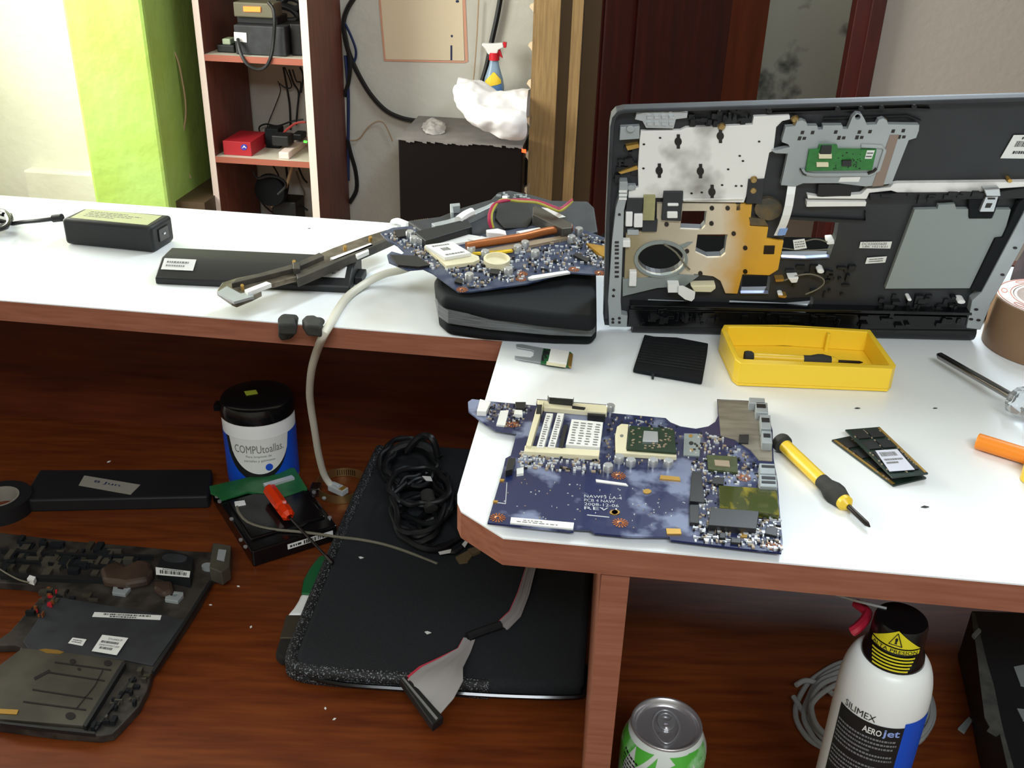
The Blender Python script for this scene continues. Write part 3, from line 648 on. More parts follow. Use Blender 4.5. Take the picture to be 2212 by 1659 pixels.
mb = MB(); mb.px(BD, [(1553, 1048), (1678, 1056), (1684, 1112), (1555, 1096)], BH+.0045, BH); obj('card_reader_film', mb, M['resin'], mbd, bevel=.0004)
mb = MB(); mb.px(BD, [(1527, 982), (1592, 986), (1594, 1020), (1530, 1013)], BH+.002, BH); gp = obj('graphics_chip', mb, mat('chip_olive', '#3a4424', .35, col2='#4a5230', scale=220), mbd, bevel=.0002)
mb = MB(); mb.px(BD, [(1543, 993), (1575, 995), (1577, 1008), (1545, 1005)], BH+.0027, BH+.002); obj('die', mb, M['smd_tan'], gp)
mb = MB(); mb.px(BD, [(1478, 936), (1514, 937), (1511, 985), (1476, 983)], BH+.001, BH); bp_ = obj('mount_plate', mb, M['grey_paint'], mbd)
mb = MB(); mb.px(BD, circ(1493, 957, 5, 4, 12), BH+.0012, BH+.0008); obj('hole', mb, M['smd_dark'], bp_)
mb = MB()
for x, y in ((1492, 941), (1493, 972)): mb.px(BD, circ(x, y, 4, 3, 10), BH+.0014, BH+.0008)
obj('rivet', mb, M['gold'], bp_)
mb = MB(); mb.px(BD, [(1550, 863), (1632, 868), (1652, 955), (1668, 965), (1668, 996), (1640, 994), (1622, 972), (1588, 950), (1557, 941)], BH+.0006, BH); obj('silver_ground_area', mb, mat('tinned', '#8f887a', .5, .3, col2='#6f695e', scale=60, stretch=(.4, 2, 1)), mbd)
mb = MB()
for x, y, w_, h_ in ((1632, 868, 26, 22), (1642, 895, 22, 30), (1645, 930, 22, 26), (1640, 1000, 34, 22), (1640, 1024, 38, 26), (1618, 858, 34, 12)):
    mb.px(BD, q4(x, y, x+w_, y+h_, .08, .05), BH+.007, BH)
obj('port', mb, M['silver_dull'], mbd, bevel=.0006)
mb = MB()
for x, y, w_, h_ in ((1634, 872, 20, 8), (1645, 902, 17, 9), (1649, 936, 15, 8), (1645, 1004, 28, 5), (1645, 1028, 30, 6), (1645, 1038, 30, 5)): mb.px(BD, q4(x, y, x+w_, y+h_, .08, .05), BH+.0073, BH+.006)
obj('port_opening', mb, M['smd_dark'], mbd)
mb = MB()
for x, y in ((1337, 993), (1362, 1000), (1410, 1000), (1443, 1002), (1313, 1012), (1318, 882)):
    c = BD.p(x, y+5, BH); mb.lathe([(.0036, 0), (.0036, .0045), (.0032, .0052), (0, .0052)], c, None, 16)
obj('capacitor', mb, M['silver'], mbd, smooth=True)
def ring(x, y, s=1.0, mi=M['copper'], par=mbd, pl=BD, h=BH):
    c = pl.p(x, y, h); mb = MB(); ax = (Vector((1, 0, 0)), pl.n.cross(Vector((1, 0, 0))), pl.n)
    for i in range(14):
        a = i*2*math.pi/14; r0, r1 = .0022*s, .0052*s; d_ = ax[0]*math.cos(a)+ax[1]*math.sin(a); t_ = ax[0]*-math.sin(a)+ax[1]*math.cos(a)
        mb.add([c+d_*r0-t_*.0003+pl.n*.0003, c+d_*r1-t_*.0006+pl.n*.0003, c+d_*r1+t_*.0006+pl.n*.0003, c+d_*r0+t_*.0003+pl.n*.0003], [[0, 1, 2, 3]])
    mb.lathe([(.0012*s, .0001), (.0022*s, .0004)], c, ax, 14)
    obj('screw_pad', mb, mi, par)
for x, y in ((1075, 1119), (1336, 1028), (1340, 1130), (1107, 917), (1606, 1032), (1672, 1180)): ring(x, y)
mb = MB()
for x, y in ((1398, 1061), (1326, 1106), (1330, 1106)): mb.px(BD, circ(x, y, 9, 5, 14), BH+.0006, BH)
for q in ([(1439, 1141), (1470, 1142), (1472, 1153), (1441, 1153)], [(1427, 1026), (1468, 1030), (1470, 1038), (1425, 1034)], [(1600, 1140), (1614, 1142), (1614, 1160), (1599, 1158)], [(1080, 1034), (1090, 1035), (1088, 1039), (1079, 1038)], [(1066, 1080), (1076, 1081), (1074, 1085), (1065, 1084)]): mb.px(BD, q, BH+.001, BH)
obj('gold_pad', mb, M['gold'], mbd)
mb = MB()
silk = quadfn([BD.p(1262, 1100, BH+.0002), BD.p(1345, 1105, BH+.0002), BD.p(1345, 1071, BH+.0002), BD.p(1262, 1066, BH+.0002)])
for i, s_ in enumerate(('NAWF3 LA-4', 'PCB 4 NAW', '2008-12-06', 'REV 1')): text(mb, s_, sub(silk, .0, .75-i*.25, (.98, .8, .9, .85)[i], .93-i*.25), 0)
for pts in ([(1095, 1042), (1092, 1088)], [(1068, 1085), (1080, 1086), (1092, 1088)], [(1268, 1112), (1316, 1117)]):
    ml = MB(); strip(ml, BD, pts, 1.5, BH+.0002, BH); obj('printed_line', ml, M['smd_light'], mbd)
obj('silkscreen', mb, M['smd_light'], mbd)
for nm, reg, n, mn, mx, hh, mis in (('tiny_components', [(1060, 870), (1155, 878), (1115, 930), (1050, 905)], 130, .0008, .0022, .001, (0, 1, 2)), ('tiny_components', [(1120, 975), (1300, 988), (1300, 1025), (1115, 1010)], 160, .001, .0035, .0013, (0, 1, 2, 2, 2)),
        ('tiny_components', [(1312, 895), (1440, 905), (1470, 925), (1470, 990), (1315, 1008), (1300, 940)], 150, .0008, .0025, .001, (0, 1, 2)), ('tiny_components', [(1510, 930), (1560, 945), (1640, 1000), (1640, 1050), (1500, 1040), (1480, 990)], 240, .0008, .003, .0012, (0, 1, 2, 2)),
        ('tiny_components', [(1490, 1040), (1550, 1048), (1550, 1140), (1500, 1160)], 120, .0008, .003, .0012, (0, 1, 2, 2)), ('tiny_components', [(1520, 1140), (1685, 1112), (1688, 1190), (1500, 1168)], 230, .0008, .0035, .0014, (0, 1, 2, 2)),
        ('tiny_components', [(1100, 1030), (1480, 1060), (1480, 1150), (1080, 1115)], 70, .0006, .0012, .0005, (1, 2))):
    mb = MB(); scatter(mb, BD, reg, n, mn, mx, BH, hh, mis, -.09); obj(nm, mb, [M['smd_dark'], M['smd_tan'], M['smd_light']], mbd)['kind'] = 'stuff'

# ================================================================ CD wallet with an older board and frame on it
wl = thing('disc_wallet', TOP.p(1130, 690), 'black zipped disc wallet under the dusty older board, beside the chassis', 'wallet')
wlow = [(948, 672), (965, 688), (1050, 700), (1200, 708), (1282, 710), (1290, 700), (1288, 560), (1180, 530), (980, 560), (945, 640)]
mb = MB().px(TOP, wlow, .018, .0005); obj('lower_cover', mb, M['black_matte'], wl, bevel=.006, smooth=True, seg=4)
wup = [(940, 620), (955, 640), (1060, 662), (1180, 678), (1282, 688), (1290, 680), (1288, 545), (1180, 515), (975, 540), (938, 600)]
mb = MB().px(TOP, wup, .0405, .026); obj('upper_cover', mb, M['black_matte'], wl, bevel=.006, smooth=True, seg=4)
mb = MB().px(TOP, [(946, 656), (968, 671), (1058, 684), (1190, 696), (1280, 699), (1288, 689), (1284, 548), (1180, 518), (974, 546), (940, 624)], .0285, .016); obj('zipper_band', mb, mat('zip_grey', '#6c7072', .6, col2='#4a4e50', scale=40, stretch=(1, 1, 30)), wl)
mb = MB(); q = TOP.p(1270, 676, .022); mb.box(q, .004, .006, .01); mb.tube([q, q+Vector((.004, -.008, -.004)), q+Vector((.002, -.012, -.012))], .001, 6); obj('zipper_pull', mb, M['steel_dark'], wl)
tilt = math.radians(8)
BO = TOP.p(990, 630, .045)
PB = Pl(BO, (0, -math.sin(tilt), math.cos(tilt)))
ob = thing('old_motherboard', BO, 'dusty blue laptop board with copper heat pipe resting tilted on the disc wallet', 'motherboard')
b2 = [(822, 503), (848, 492), (890, 488), (912, 508), (1000, 517), (1050, 505), (1100, 497), (1200, 478), (1240, 488), (1310, 515), (1318, 560), (1308, 592), (1280, 592), (1225, 588), (1140, 612), (1015, 630), (990, 630), (965, 612), (935, 590), (914, 580), (880, 583), (840, 566), (836, 551), (846, 543), (868, 549), (874, 545), (858, 530), (840, 520), (830, 512)]
mb = MB().px(PB, b2, 0, -.0015); obj('circuit_board', mb, M['pcb_blue_dirty'], ob)
mb = MB().px(PB, [(916, 531), (976, 523), (1021, 548), (1034, 553), (1036, 560), (1022, 566), (964, 574), (956, 566)], .004, 0); obj('cpu_socket', mb, M['cream'], ob, bevel=.0004)
mb = MB().px(PB, [(918, 529), (976, 521), (1018, 546), (961, 556)], .0075, .004); mp_ = obj('metal_module', mb, M['label'], ob, bevel=.0004)
mb = MB(); f = quadfn([PB.p(961, 556, .0078), PB.p(1018, 546, .0078), PB.p(976, 521, .0078), PB.p(918, 529, .0078)]); dashes(mb, f, .3, .45, .6, .65, 0, 4); dashes(mb, f, .15, .12, .85, .2, 0, 8); dashes(mb, f, .15, .8, .8, .88, 0, 8); obj('print', mb, M['ink_soft'], mp_)
mb = MB(); mb.tube([PB.p(x, y, .006) for x, y in ((1008, 532), (1035, 527), (1080, 520), (1130, 512), (1180, 500), (1235, 492))], .0042, 10); hp = obj('heat_pipe', mb, M['copper'], ob, smooth=True)
for v in hp.data.vertices: pass
mb = MB().px(PB, [(1040, 540), (1150, 519), (1225, 507), (1232, 512), (1160, 527), (1100, 538), (1050, 548)], .003, 0); obj('metal_plate', mb, M['smd_tan'], ob)
mb = MB().px(PB, [(928, 522), (1010, 506), (1036, 510), (1020, 520), (960, 530), (940, 532)], .002, 0); mb.px(PB, [(1115, 500), (1165, 491), (1178, 498), (1130, 506)], .004, 0); mb.px(PB, [(1010, 516), (1040, 510), (1058, 514), (1030, 521)], .003, 0)
obj('white_sticker', mb, M['label'], ob)
bt = PB.p(1073, 570, 0); mb = MB(); ax = (Vector((1, 0, 0)), PB.n.cross(Vector((1, 0, 0))), PB.n); mb.lathe([(.0125, 0), (.0125, .006), (.0105, .0065), (.0095, .003), (0, .003)], bt, ax, 28); obj('coin_cell_holder', mb, M['cream'], ob, smooth=True)
mb = MB()
for x, y in ((895, 522), (910, 524), (1018, 544), (1048, 552), (1118, 541), (1134, 532), (1156, 552), (1250, 503), (1234, 520), (1014, 602), (1098, 590), (886, 510)):
    c = PB.p(x, y+3, 0); mb.lathe([(.0042, 0), (.0042, .006), (.0036, .007), (0, .007)], c, ax, 16)
obj('capacitor', mb, M['silver'], ob, smooth=True)
mb = MB().px(PB, [(1140, 599), (1150, 595), (1225, 584), (1232, 588), (1150, 602), (1143, 602)], .002, 0); obj('white_strip', mb, M['label'], ob)
for x, y in ((1125, 603), (1128, 592), (998, 626), (1240, 582), (1296, 590), (925, 572)): ring(x, y, 1.0, M['copper'], ob, PB, 0)
mb = MB().px(PB, [(1266, 525), (1312, 532), (1312, 556), (1300, 552)], .003, 0); obj('card_reader_film', mb, M['gold_film'], ob)
mb = MB().px(PB, [(1018, 545), (1105, 538), (1108, 541), (1054, 549)], .003, .001); obj('yellow_wire', mb, M['yellow_screw'], ob)
mb = MB()
for q in ([(1060, 580), (1080, 582), (1078, 592), (1058, 590)], [(985, 600), (1000, 603), (998, 612), (982, 608)], [(1245, 545), (1275, 560), (1268, 566), (1238, 550)], [(850, 497), (880, 494), (885, 508), (860, 512)], [(842, 550), (900, 552), (930, 572), (905, 576), (860, 572)]): mb.px(PB, q, .0025, 0)
obj('black_chip', mb, M['smd_dark'], ob)
for reg, n in (([(830, 505), (900, 492), (915, 520), (960, 570), (940, 585), (880, 540)], 170), ([(960, 580), (1060, 560), (1140, 600), (1010, 625)], 200), ([(1040, 550), (1240, 515), (1305, 560), (1230, 585), (1100, 590)], 240), ([(1220, 495), (1308, 518), (1308, 585), (1260, 560)], 140)):
    mb = MB(); scatter(mb, PB, reg, n, .001, .0038, 0, .0015, (0, 1, 2, 2)); obj('tiny_components', mb, [M['smd_dark'], M['smd_tan'], M['smd_light']], ob)['kind'] = 'stuff'
mb = MB()
for i, (mi, dx) in enumerate(((0, 0), (0, 3), (1, 6))):
    pts = [(1060+dx, 492, .006), (1056+dx, 478, .012), (1057+dx, 460, .016), (1066+dx, 442, .02), (1086, 433-i*2+2, .022), (1120, 431+i*2, .022), (1160, 434+i*2, .022), (1195, 446+i*3, .02), (1210, 450+i*3, .018), (1225, 440+i*3, .016), (1236, 431+i*2, .012)]
    mb.tube([PB.p(x, y, h) for x, y, h in pts], .0013, 6, mi)
obj('fan_wires', mb, [mat('crimson', '#a8244a', .5), mat('wire_yellow', '#a8a03a', .5)], ob, smooth=True)
mb = MB().px(PB, [(1050, 496), (1075, 493), (1092, 498), (1094, 507), (1080, 504), (1052, 502)], .008, 0); obj('fan_plug', mb, M['white'], ob, bevel=.0006)
mb = MB().px(PB, [(1151, 447), (1157, 444), (1225, 476), (1236, 482), (1236, 492), (1215, 494), (1151, 463)], .012, 0); hs = obj('heat_sink', mb, M['stainless'], ob, bevel=.0005)
mb = MB().px(PB, [(1170, 448), (1185, 450), (1222, 468), (1208, 470)], .0125, .012); obj('label', mb, M['label'], hs)
# black frame piece behind it
fr = thing('plastic_frame', PB.p(1100, 470, -.004), 'black plastic laptop frame piece with silver strip behind the older board', 'laptop part')
mb = MB().px(PB, [(880, 476), (950, 467), (1000, 447), (1060, 430), (1075, 415), (1100, 410), (1150, 420), (1190, 432), (1270, 434), (1284, 448), (1292, 500), (1240, 512), (1100, 500), (1050, 505), (915, 500)], -.002, -.012)
obj('frame_body', mb, M['charcoal'], fr, bevel=.002)
mb = MB().px(PB, [(895, 500), (1010, 472), (1020, 490), (920, 520)], .009, -.002); mb.px(PB, [(1075, 430), (1140, 428), (1152, 470), (1140, 490), (1090, 492), (1070, 470)], .001, -.004); obj('black_bar', mb, M['black'], fr, bevel=.0008)
mb = MB().px(PB, [(932, 482), (968, 474), (1010, 460), (1050, 444), (1066, 436), (1072, 441), (1050, 452), (1012, 470), (970, 484), (940, 488)], .006, -.002); mb.px(PB, [(972, 440), (993, 438), (994, 444), (978, 446), (980, 458), (974, 459)], .006, -.002)
obj('silver_strip', mb, M['silver_dull'], fr, bevel=.0004)
mb = MB().tube([PB.p(x, y, .009) for x, y in ((990, 476), (1005, 465), (1020, 458))], .0045, 8); mb.px(PB, q4(1085, 423, 1096, 430), .004, -.002); obj('white_sleeve', mb, M['white'], fr, smooth=True)
mb = MB(); scatter(mb, PB, [(1080, 415), (1170, 428), (1165, 436), (1075, 425)], 14, .002, .006, -.002, .002, (0,)); obj('clips', mb, M['silver_dull'], fr)
cw = thing('cable_with_plug', TOP.p(860, 480), 'short white cable with black gold-pinned plug at the counter back edge', 'cable')
mb = MB().tube([TOP.p(x, y, h) for x, y, h in ((905, 492, .006), (878, 484, .014), (858, 477, .012), (848, 482, .004), (862, 488, .003))], .0035, 8); obj('cable', mb, M['white'], cw, smooth=True)
mb = MB().px(TOP, [(890, 482), (925, 477), (930, 487), (896, 490)], .016, .004); pg_ = obj('plug', mb, M['black'], cw, bevel=.0005)
mb = MB()
for i in range(7): mb.box(TOP.p(896+i*4.6, 479-i*.6, .0175), .001, .001, .004)
obj('pins', mb, M['gold'], pg_)
# drive-strip resting across the battery
ds_ = thing('drive_bracket', TOP.p(660, 600), 'long narrow dusty metal laptop strip lying across the black battery', 'laptop part')
SP = Pl(TOP.p(660, 600, .027), (.0, 0, 1))
body = [(468, 628), (480, 610), (512, 600), (560, 590), (650, 565), (720, 535), (790, 510), (835, 496), (850, 500), (853, 510), (800, 530), (740, 555), (690, 580), (640, 598), (590, 612), (562, 620), (565, 630), (545, 640), (510, 654), (500, 650)]
mb = MB().px(SP, body, .0, -.005); obj('strip_body', mb, mat('dusty_bracket', '#7b7262', .4, .4, col2='#4d463c', scale=60), ds_, bevel=.0008)
mb = MB().px(SP, [(500, 612), (560, 598), (640, 578), (700, 552), (690, 545), (640, 568), (560, 590), (510, 602)], .005, 0); mb.px(SP, [(640, 592), (700, 568), (850, 508), (852, 512), (800, 535), (700, 578), (642, 602)], .003, -.006); mb.px(SP, q4(633, 566, 648, 580), .007, 0)
obj('black_rail', mb, mat('dusty_rail', '#48423a', .5, col2='#2f2c28', scale=50), ds_, bevel=.0006)
mb = MB().px(SP, [(528, 626), (575, 608), (586, 612), (535, 632)], .004, 0); mb.px(SP, [(713, 557), (800, 525), (806, 530), (722, 562)], .003, 0); mb.px(SP, [(768, 549), (795, 538), (797, 542), (772, 553)], .004, 0); obj('white_strip', mb, M['label'], ds_)
mb = MB().px(SP, [(470, 630), (505, 652), (548, 640), (545, 628), (520, 634), (490, 618)], .0015, -.001); obj('bare_end', mb, M['silver_dull'], ds_)
mb = MB()
for x, y in ((523, 616), (635, 564), (745, 532), (800, 512)): mb.px(SP, circ(x, y, 4, 3, 8), .004, 0)
obj('screw', mb, M['gold'], ds_)
# ================================================================ things on the desk below
HX, HY = Vector((1, 0, 0)), Vector((0, 1, 0))
def cyl(c, R, th0, z, off=0):   # point on a cylinder about c facing angle th0 (radians, 0 = -Y side)
    return Vector((c.x+math.sin(th0)*(R+off), c.y-math.cos(th0)*(R+off), z))
def cylfn(c, R, a0, a1, z0, z1, off=.0003): return lambda u, v: cyl(c, R, a0+(a1-a0)*u, z0+(z1-z0)*v, off)
def cylpatch(mb, c, R, a0, a1, z0, z1, mi=0, off=.0003, n=12, zf=None):
    vs = []
    for i in range(n+1):
        a = a0+(a1-a0)*i/n; lo = zf(i/n) if zf else z0
        vs += [cyl(c, R, a, lo, off), cyl(c, R, a, z1, off)]
    mb.add(vs, [[2*i, 2*i+2, 2*i+3, 2*i+1] for i in range(n)], mi)
# wipes tub
tc_ = DESK.p(551, 857, .118); tc_.z = DESKZ; tc_.y += .006
R_ = .0445
tub = thing('wipes_tub', tc_, 'blue and white wipes tub with black lid and small yellow sticker, standing on the desk', 'tub')
mb = MB().lathe([(0, 0), (R_-.001, 0), (R_, .002), (R_, .1), (R_-.001, .102), (0, .102)], tc_)
bodyo = obj('tub_body', mb, M['white'], tub, smooth=True)
aC = math.atan2(-tc_.x, tc_.y)  # face towards the viewer
a0 = aC-.12
mb = MB(); cylpatch(mb, tc_, R_, a0-1.9, a0+1.9, DESKZ+.005, DESKZ+.078, 0, .0004, 40); obj('blue_wrap', mb, M['blue'], tub)
mb = MB()
def disc(mb, c, R, am, zm, ra, rz, mi, off, top=None, n=28):
    vs = [cyl(c, R, am, zm, off)]
    for i in range(n):
        t = 2*math.pi*i/n; z = zm+rz*math.sin(t)
        if top is not None: z = min(z, top)
        vs.append(cyl(c, R, am+ra*math.cos(t), z, off))
    mb.add(vs, [[0, 1+i, 1+(i+1) % n] for i in range(n)], mi)
def shield_(mb, c, R, am, ra, zlo, ztop, mi, off, n=24):
    vs = []
    for i in range(n+1):
        u = -1+2*i/n; lo = ztop-(ztop-zlo)*math.sqrt(max(0, 1-u*u))
        vs += [cyl(c, R, am+ra*u, lo, off), cyl(c, R, am+ra*u, ztop, off)]
    mb.add(vs, [[2*i, 2*i+2, 2*i+3, 2*i+1] for i in range(n)], mi)
shield_(mb, tc_, R_, a0-.03, .95, DESKZ+.020, DESKZ+.0785, 0, .0007); shield_(mb, tc_, R_, a0+.05, .88, DESKZ+.030, DESKZ+.0795, 1, .001)
text(mb, 'COMPUtoallas.', cylfn(tc_, R_, a0-.64, a0+.72, DESKZ+.060, DESKZ+.071, .0016), 2)
text(mb, 'Para limpieza de', cylfn(tc_, R_, a0-.32, a0+.36, DESKZ+.053, DESKZ+.057, .0015), 2); text(mb, 'pantallas y gabinetes', cylfn(tc_, R_, a0-.38, a0+.45, DESKZ+.047, DESKZ+.051, .0015), 2)
disc(mb, tc_, R_, a0+.27, DESKZ+.039, .1, .005, 3, .0015)
text(mb, 'Contenido: Toallas humedas', cylfn(tc_, R_, a0-.42, a0+.42, DESKZ+.0125, DESKZ+.0155, .001), 1); dashes(mb, cylfn(tc_, R_, a0-.4, a0+.1, DESKZ+.007, DESKZ+.009, .001), 0, 0, 1, 1, 1, 9)
obj('front_label', mb, [M['black'], M['label'], M['ink_soft'], M['blue']], tub, keep=True)
mb = MB().lathe([(.0, .098), (R_+.0012, .098), (R_+.0016, .108), (R_-.001, .116), (R_-.006, .118), (.02, .1165), (0, .1165)], tc_)
mb.box(cyl(tc_, R_, a0-1.45, DESKZ+.107), .012, .012, .008)
ld_ = obj('lid', mb, M['black_gloss'], tub, smooth=True)
mb = MB().px(Pl((0, 0, DESKZ+.117), (0, 0, 1)), [(527, 845), (553, 842), (557, 850), (532, 854)], .0005, 0); obj('price_sticker', mb, M['lime'], tub)
# hard disk
HH = .026
hl, ht, hr, hb = DESK.p(452, 1062, HH-.004), DESK.p(634, 1012, HH-.004), DESK.p(728, 1118, HH-.004), DESK.p(541, 1196, HH-.004)
hu_ = (ht-hl).normalized(); hv_ = Vector((-hu_.y, hu_.x, 0)); hc = (hl+ht+hr+hb)/4; hc.z = DESKZ+HH/2
hd = thing('hard_disk', Vector((hc.x, hc.y, DESKZ)), 'black hard disk drive lying with green circuit board up, beside the wipes tub', 'hard disk')
wl_, ll_ = .1016, .147
mb = MB().box(hc-Z*.002, wl_, ll_, HH-.004, (hu_, hv_, Z)); mb.box(hc-hv_*.01+Z*(HH/2-.003), wl_-.012, ll_-.06, .004, (hu_, hv_, Z)); 
obj('drive_case', mb, M['black_gloss'], hd, bevel=.0025)
HP = Pl((0, 0, DESKZ+HH-.004), (0, 0, 1))
mb = MB().px(HP, [(452, 1050), (560, 1025), (570, 1014), (606, 1012), (636, 1010), (664, 1055), (600, 1078), (572, 1066), (535, 1062), (478, 1079), (470, 1070), (455, 1064)], .004, .001); pcb = obj('circuit_board', mb, M['pcb_green'], hd, bevel=.0004)
mb = MB().px(HP, [(568, 1044), (630, 1026), (636, 1031), (574, 1050)], .0075, .004); obj('sata_edge', mb, M['smd_light'], hd)
mb = MB()
for x, y in ((474, 1082), (500, 1120), (520, 1165), (700, 1075), (640, 1095), (600, 1125), (712, 1117), (530, 1180), (678, 1062), (468, 1071)): mb.px(HP, circ(x, y, 4.5, 3, 10), .0015, 0)
obj('screw', mb, M['silver'], hd)
mb = MB(); mb.lathe([(.024, 0), (.025, .0012), (.012, .0018), (0, .0018)], HP.p(625, 1120, 0), None, 32); obj('motor_hub', mb, M['black'], hd, smooth=True)
fn_ = hc-hv_*(ll_/2)
sd = [hc+hu_*(-.01)-hv_*(ll_/2+.0004)+Z*-.003, hc+hu_*.045-hv_*(ll_/2+.0004)+Z*-.003]
mb = MB(); q = [sd[0], sd[1], sd[1]+Z*.007, sd[0]+Z*.007]; f = quadfn(q); patch(mb, f, 0, 0, 1, 1, 0)
f2 = quadfn([v-hv_*.0003 for v in q]); bars(mb, f2, .35, .15, .85, .85, 1, 18); dashes(mb, f2, .05, .3, .3, .7, 1, 4)
obj('barcode_label', mb, [M['label'], M['ink']], hd, keep=True)
# small red screwdriver on the disk
rd = thing('red_screwdriver', HP.p(590, 1070, .004), 'short screwdriver with clear red handle and long thin shaft lying on the hard disk', 'screwdriver')
p0, p1, p2 = HP.p(580, 1054, .016), HP.p(626, 1118, .013), HP.p(632, 1126, .012)
ax3 = (p1-p0).normalized(); ax1 = ax3.cross(Z).normalized(); ax2 = ax3.cross(ax1)
Lh = (p1-p0).length
mb = MB().lathe([(0, 0), (.006, .001), (.0085, .005), (.0085, Lh*.62), (.0065, Lh*.68), (.0085, Lh*.75), (.008, Lh*.92), (.004, Lh)], p0, (ax1, ax2, ax3), 8); obj('handle', mb, M['red_clear'], rd)
p3 = DESK.p(716, 1214, .028); mb = MB().tube([p1, p3], .0016, 8, smooth=1); obj('shaft', mb, M['steel_dark'], rd, smooth=True)
mb = MB().tube([p3-(p3-p1).normalized()*.012, p3+(p3-p1).normalized()*.003], .0023, 6, smooth=1); obj('tip', mb, M['steel'], rd)
# thin grey cable with white plug
gc = thing('antenna_cable', HP.p(520, 1085, 0), 'thin grey cable running from the hard disk onto the black sleeve', 'cable')
mb = MB().tube([HP.p(x, y, h) for x, y, h in ((512, 1086, .003), (514, 1104, .003), (535, 1128, .003), (580, 1142, .003), (640, 1148, .002), (690, 1154, .001), (730, 1160, .002), (780, 1166, .006), (830, 1176, .004), (880, 1192, .003), (915, 1206, .002), (945, 1218, .002))], .0017, 8); obj('cable', mb, M['cable_grey'], gc, smooth=True)
mb = MB().px(HP, [(506, 1083), (528, 1080), (531, 1088), (508, 1092)], .005, .0005); obj('plug', mb, M['white'], gc, bevel=.0005)
# hose clamp
hcl = thing('hose_clamp', DESK.p(742, 1045), 'round steel hose clamp standing on the desk beside the black sleeve', 'clamp')
cc = DESK.p(740, 1058, 0); mb = MB(); rr = .0325
mb.lathe([(rr, .0005), (rr, .0125), (rr-.0008, .0125), (rr-.0008, .0005), (rr, .0005)], cc, None, 48); bnd = obj('band', mb, M['brass_light'], hcl, smooth=True)
mb = MB()
for i in range(9):
    a = math.pi/2+(i-4)*.09; pcen = cc+Vector((math.cos(a)*(rr-.0012), math.sin(a)*(rr-.0012), .0065)); mb.box(pcen, .0009, .0006, .008, (Vector((-math.sin(a), math.cos(a), 0)), Vector((math.cos(a), math.sin(a), 0)), Z))
obj('slot', mb, M['steel_dark'], hcl, keep=True)
mb = MB().box(cc+Vector((-.031, -.012, .007)), .012, .016, .012); sc_ = obj('screw_housing', mb, M['steel'], hcl, bevel=.001)
mb = MB().tube([cc+Vector((-.034, -.02, .007)), cc+Vector((-.034, -.03, .007))], .0045, 8, smooth=1); obj('screw', mb, M['steel'], hcl, smooth=True)
# white network cable
nc = thing('network_cable', TOP.p(870, 580), 'cream network cable hanging from the counter to the desk with a clear plug', 'cable')
pts = [TOP.p(x, y, h) for x, y, h in ((900, 572, .022), (868, 583, .016), (830, 592, .012), (790, 612, .006), (752, 640, .004), (730, 670, .004), (714, 700, .004))]
E1 = TOP.p(699, 724, .001)
for x, y, t in ((684, 760, .1), (673, 800, .22), (669, 845, .36), (672, 880, .47), (680, 930, .62), (688, 980, .78), (700, 1025, .93), (716, 1050, 1.0)):
    # hangs in front of the counter edge, from z 1.06 down to the hard disk
    zz = 1.064*(1-t)+(DESKZ+.02)*t; pts.append(Pl((0, 0, zz), (0, 0, 1)).p(x, y))
mb = MB().tube(pts[:7]+[E1]+pts[7:], .0041, 10, smooth=5); obj('cable', mb, M['cable_white'], nc, smooth=True)
pe = pts[-1]; pd_ = Pl((0, 0, pe.z), (0, 0, 1)).p(752, 1066)-pe; pd_.normalize(); px_ = Vector((-pd_.y, pd_.x, 0))
mb = MB().box(pe+pd_*.011, .024, .0116, .008, (pd_, px_, Z)); mb.box(pe+pd_*.006+Z*.0055, .016, .004, .002, (pd_, px_, Z)); pl_ = obj('plug', mb, M['frost'], nc, bevel=.0008)
mb = MB()
for i in range(8): mb.box(pe+pd_*.019+px_*(-.0042+i*.0012)+Z*.0042, .006, .0006, .0008, (pd_, px_, Z))
obj('contacts', mb, M['gold'], pl_, keep=True)
# flat black battery with tape note
fb = thing('flat_battery', DESK.p(255, 1055), 'long flat black battery pack with masking tape at the back of the desk', 'battery')
mb = MB().px(DESK, [(86, 1014), (458, 1013), (452, 1068), (446, 1072), (62, 1080), (50, 1072)], .018, 0); obj('case', mb, M['black'], fb, bevel=.003)
mb = MB().px(DESK, [(182, 1027), (303, 1047), (282, 1068), (170, 1048)], .0186, .018); f = quadfn([DESK.p(170, 1048, .019), DESK.p(282, 1068, .019), DESK.p(303, 1047, .019), DESK.p(182, 1027, .019)])
tp_ = obj('masking_tape', mb, mat('masking', '#8f8a7e', .8), fb)
mb = MB(); text(mb, '8 Jun', sub(f, .22, .45, .7, .75), 0); obj('handwriting', mb, M['cable_blue'], tp_, keep=True)
mb = MB().px(DESK, [(372, 1078), (420, 1077), (420, 1080), (372, 1080)], .012, .008); obj('edge_contact', mb, M['silver_dull'], fb)
# roll of black electrical tape
et = thing('electrical_tape', DESK.p(0, 1085), 'roll of black electrical tape cut off by the left photo edge', 'tape')
ec = DESK.p(-2, 1072, .02); ec.z = DESKZ
mb = MB().lathe([(.036, .0), (.036, .0195), (.0225, .0195), (.0225, 0), (.036, 0)], ec, None, 40); obj('tape_roll', mb, M['black'], et, bevel=0, smooth=True)
mb = MB().lathe([(.0222, 0), (.0222, .02), (.0205, .02), (.0205, 0), (.0222, 0)], ec, None, 32); obj('core', mb, mat('core_grey', '#8c867a', .6), et, smooth=True)
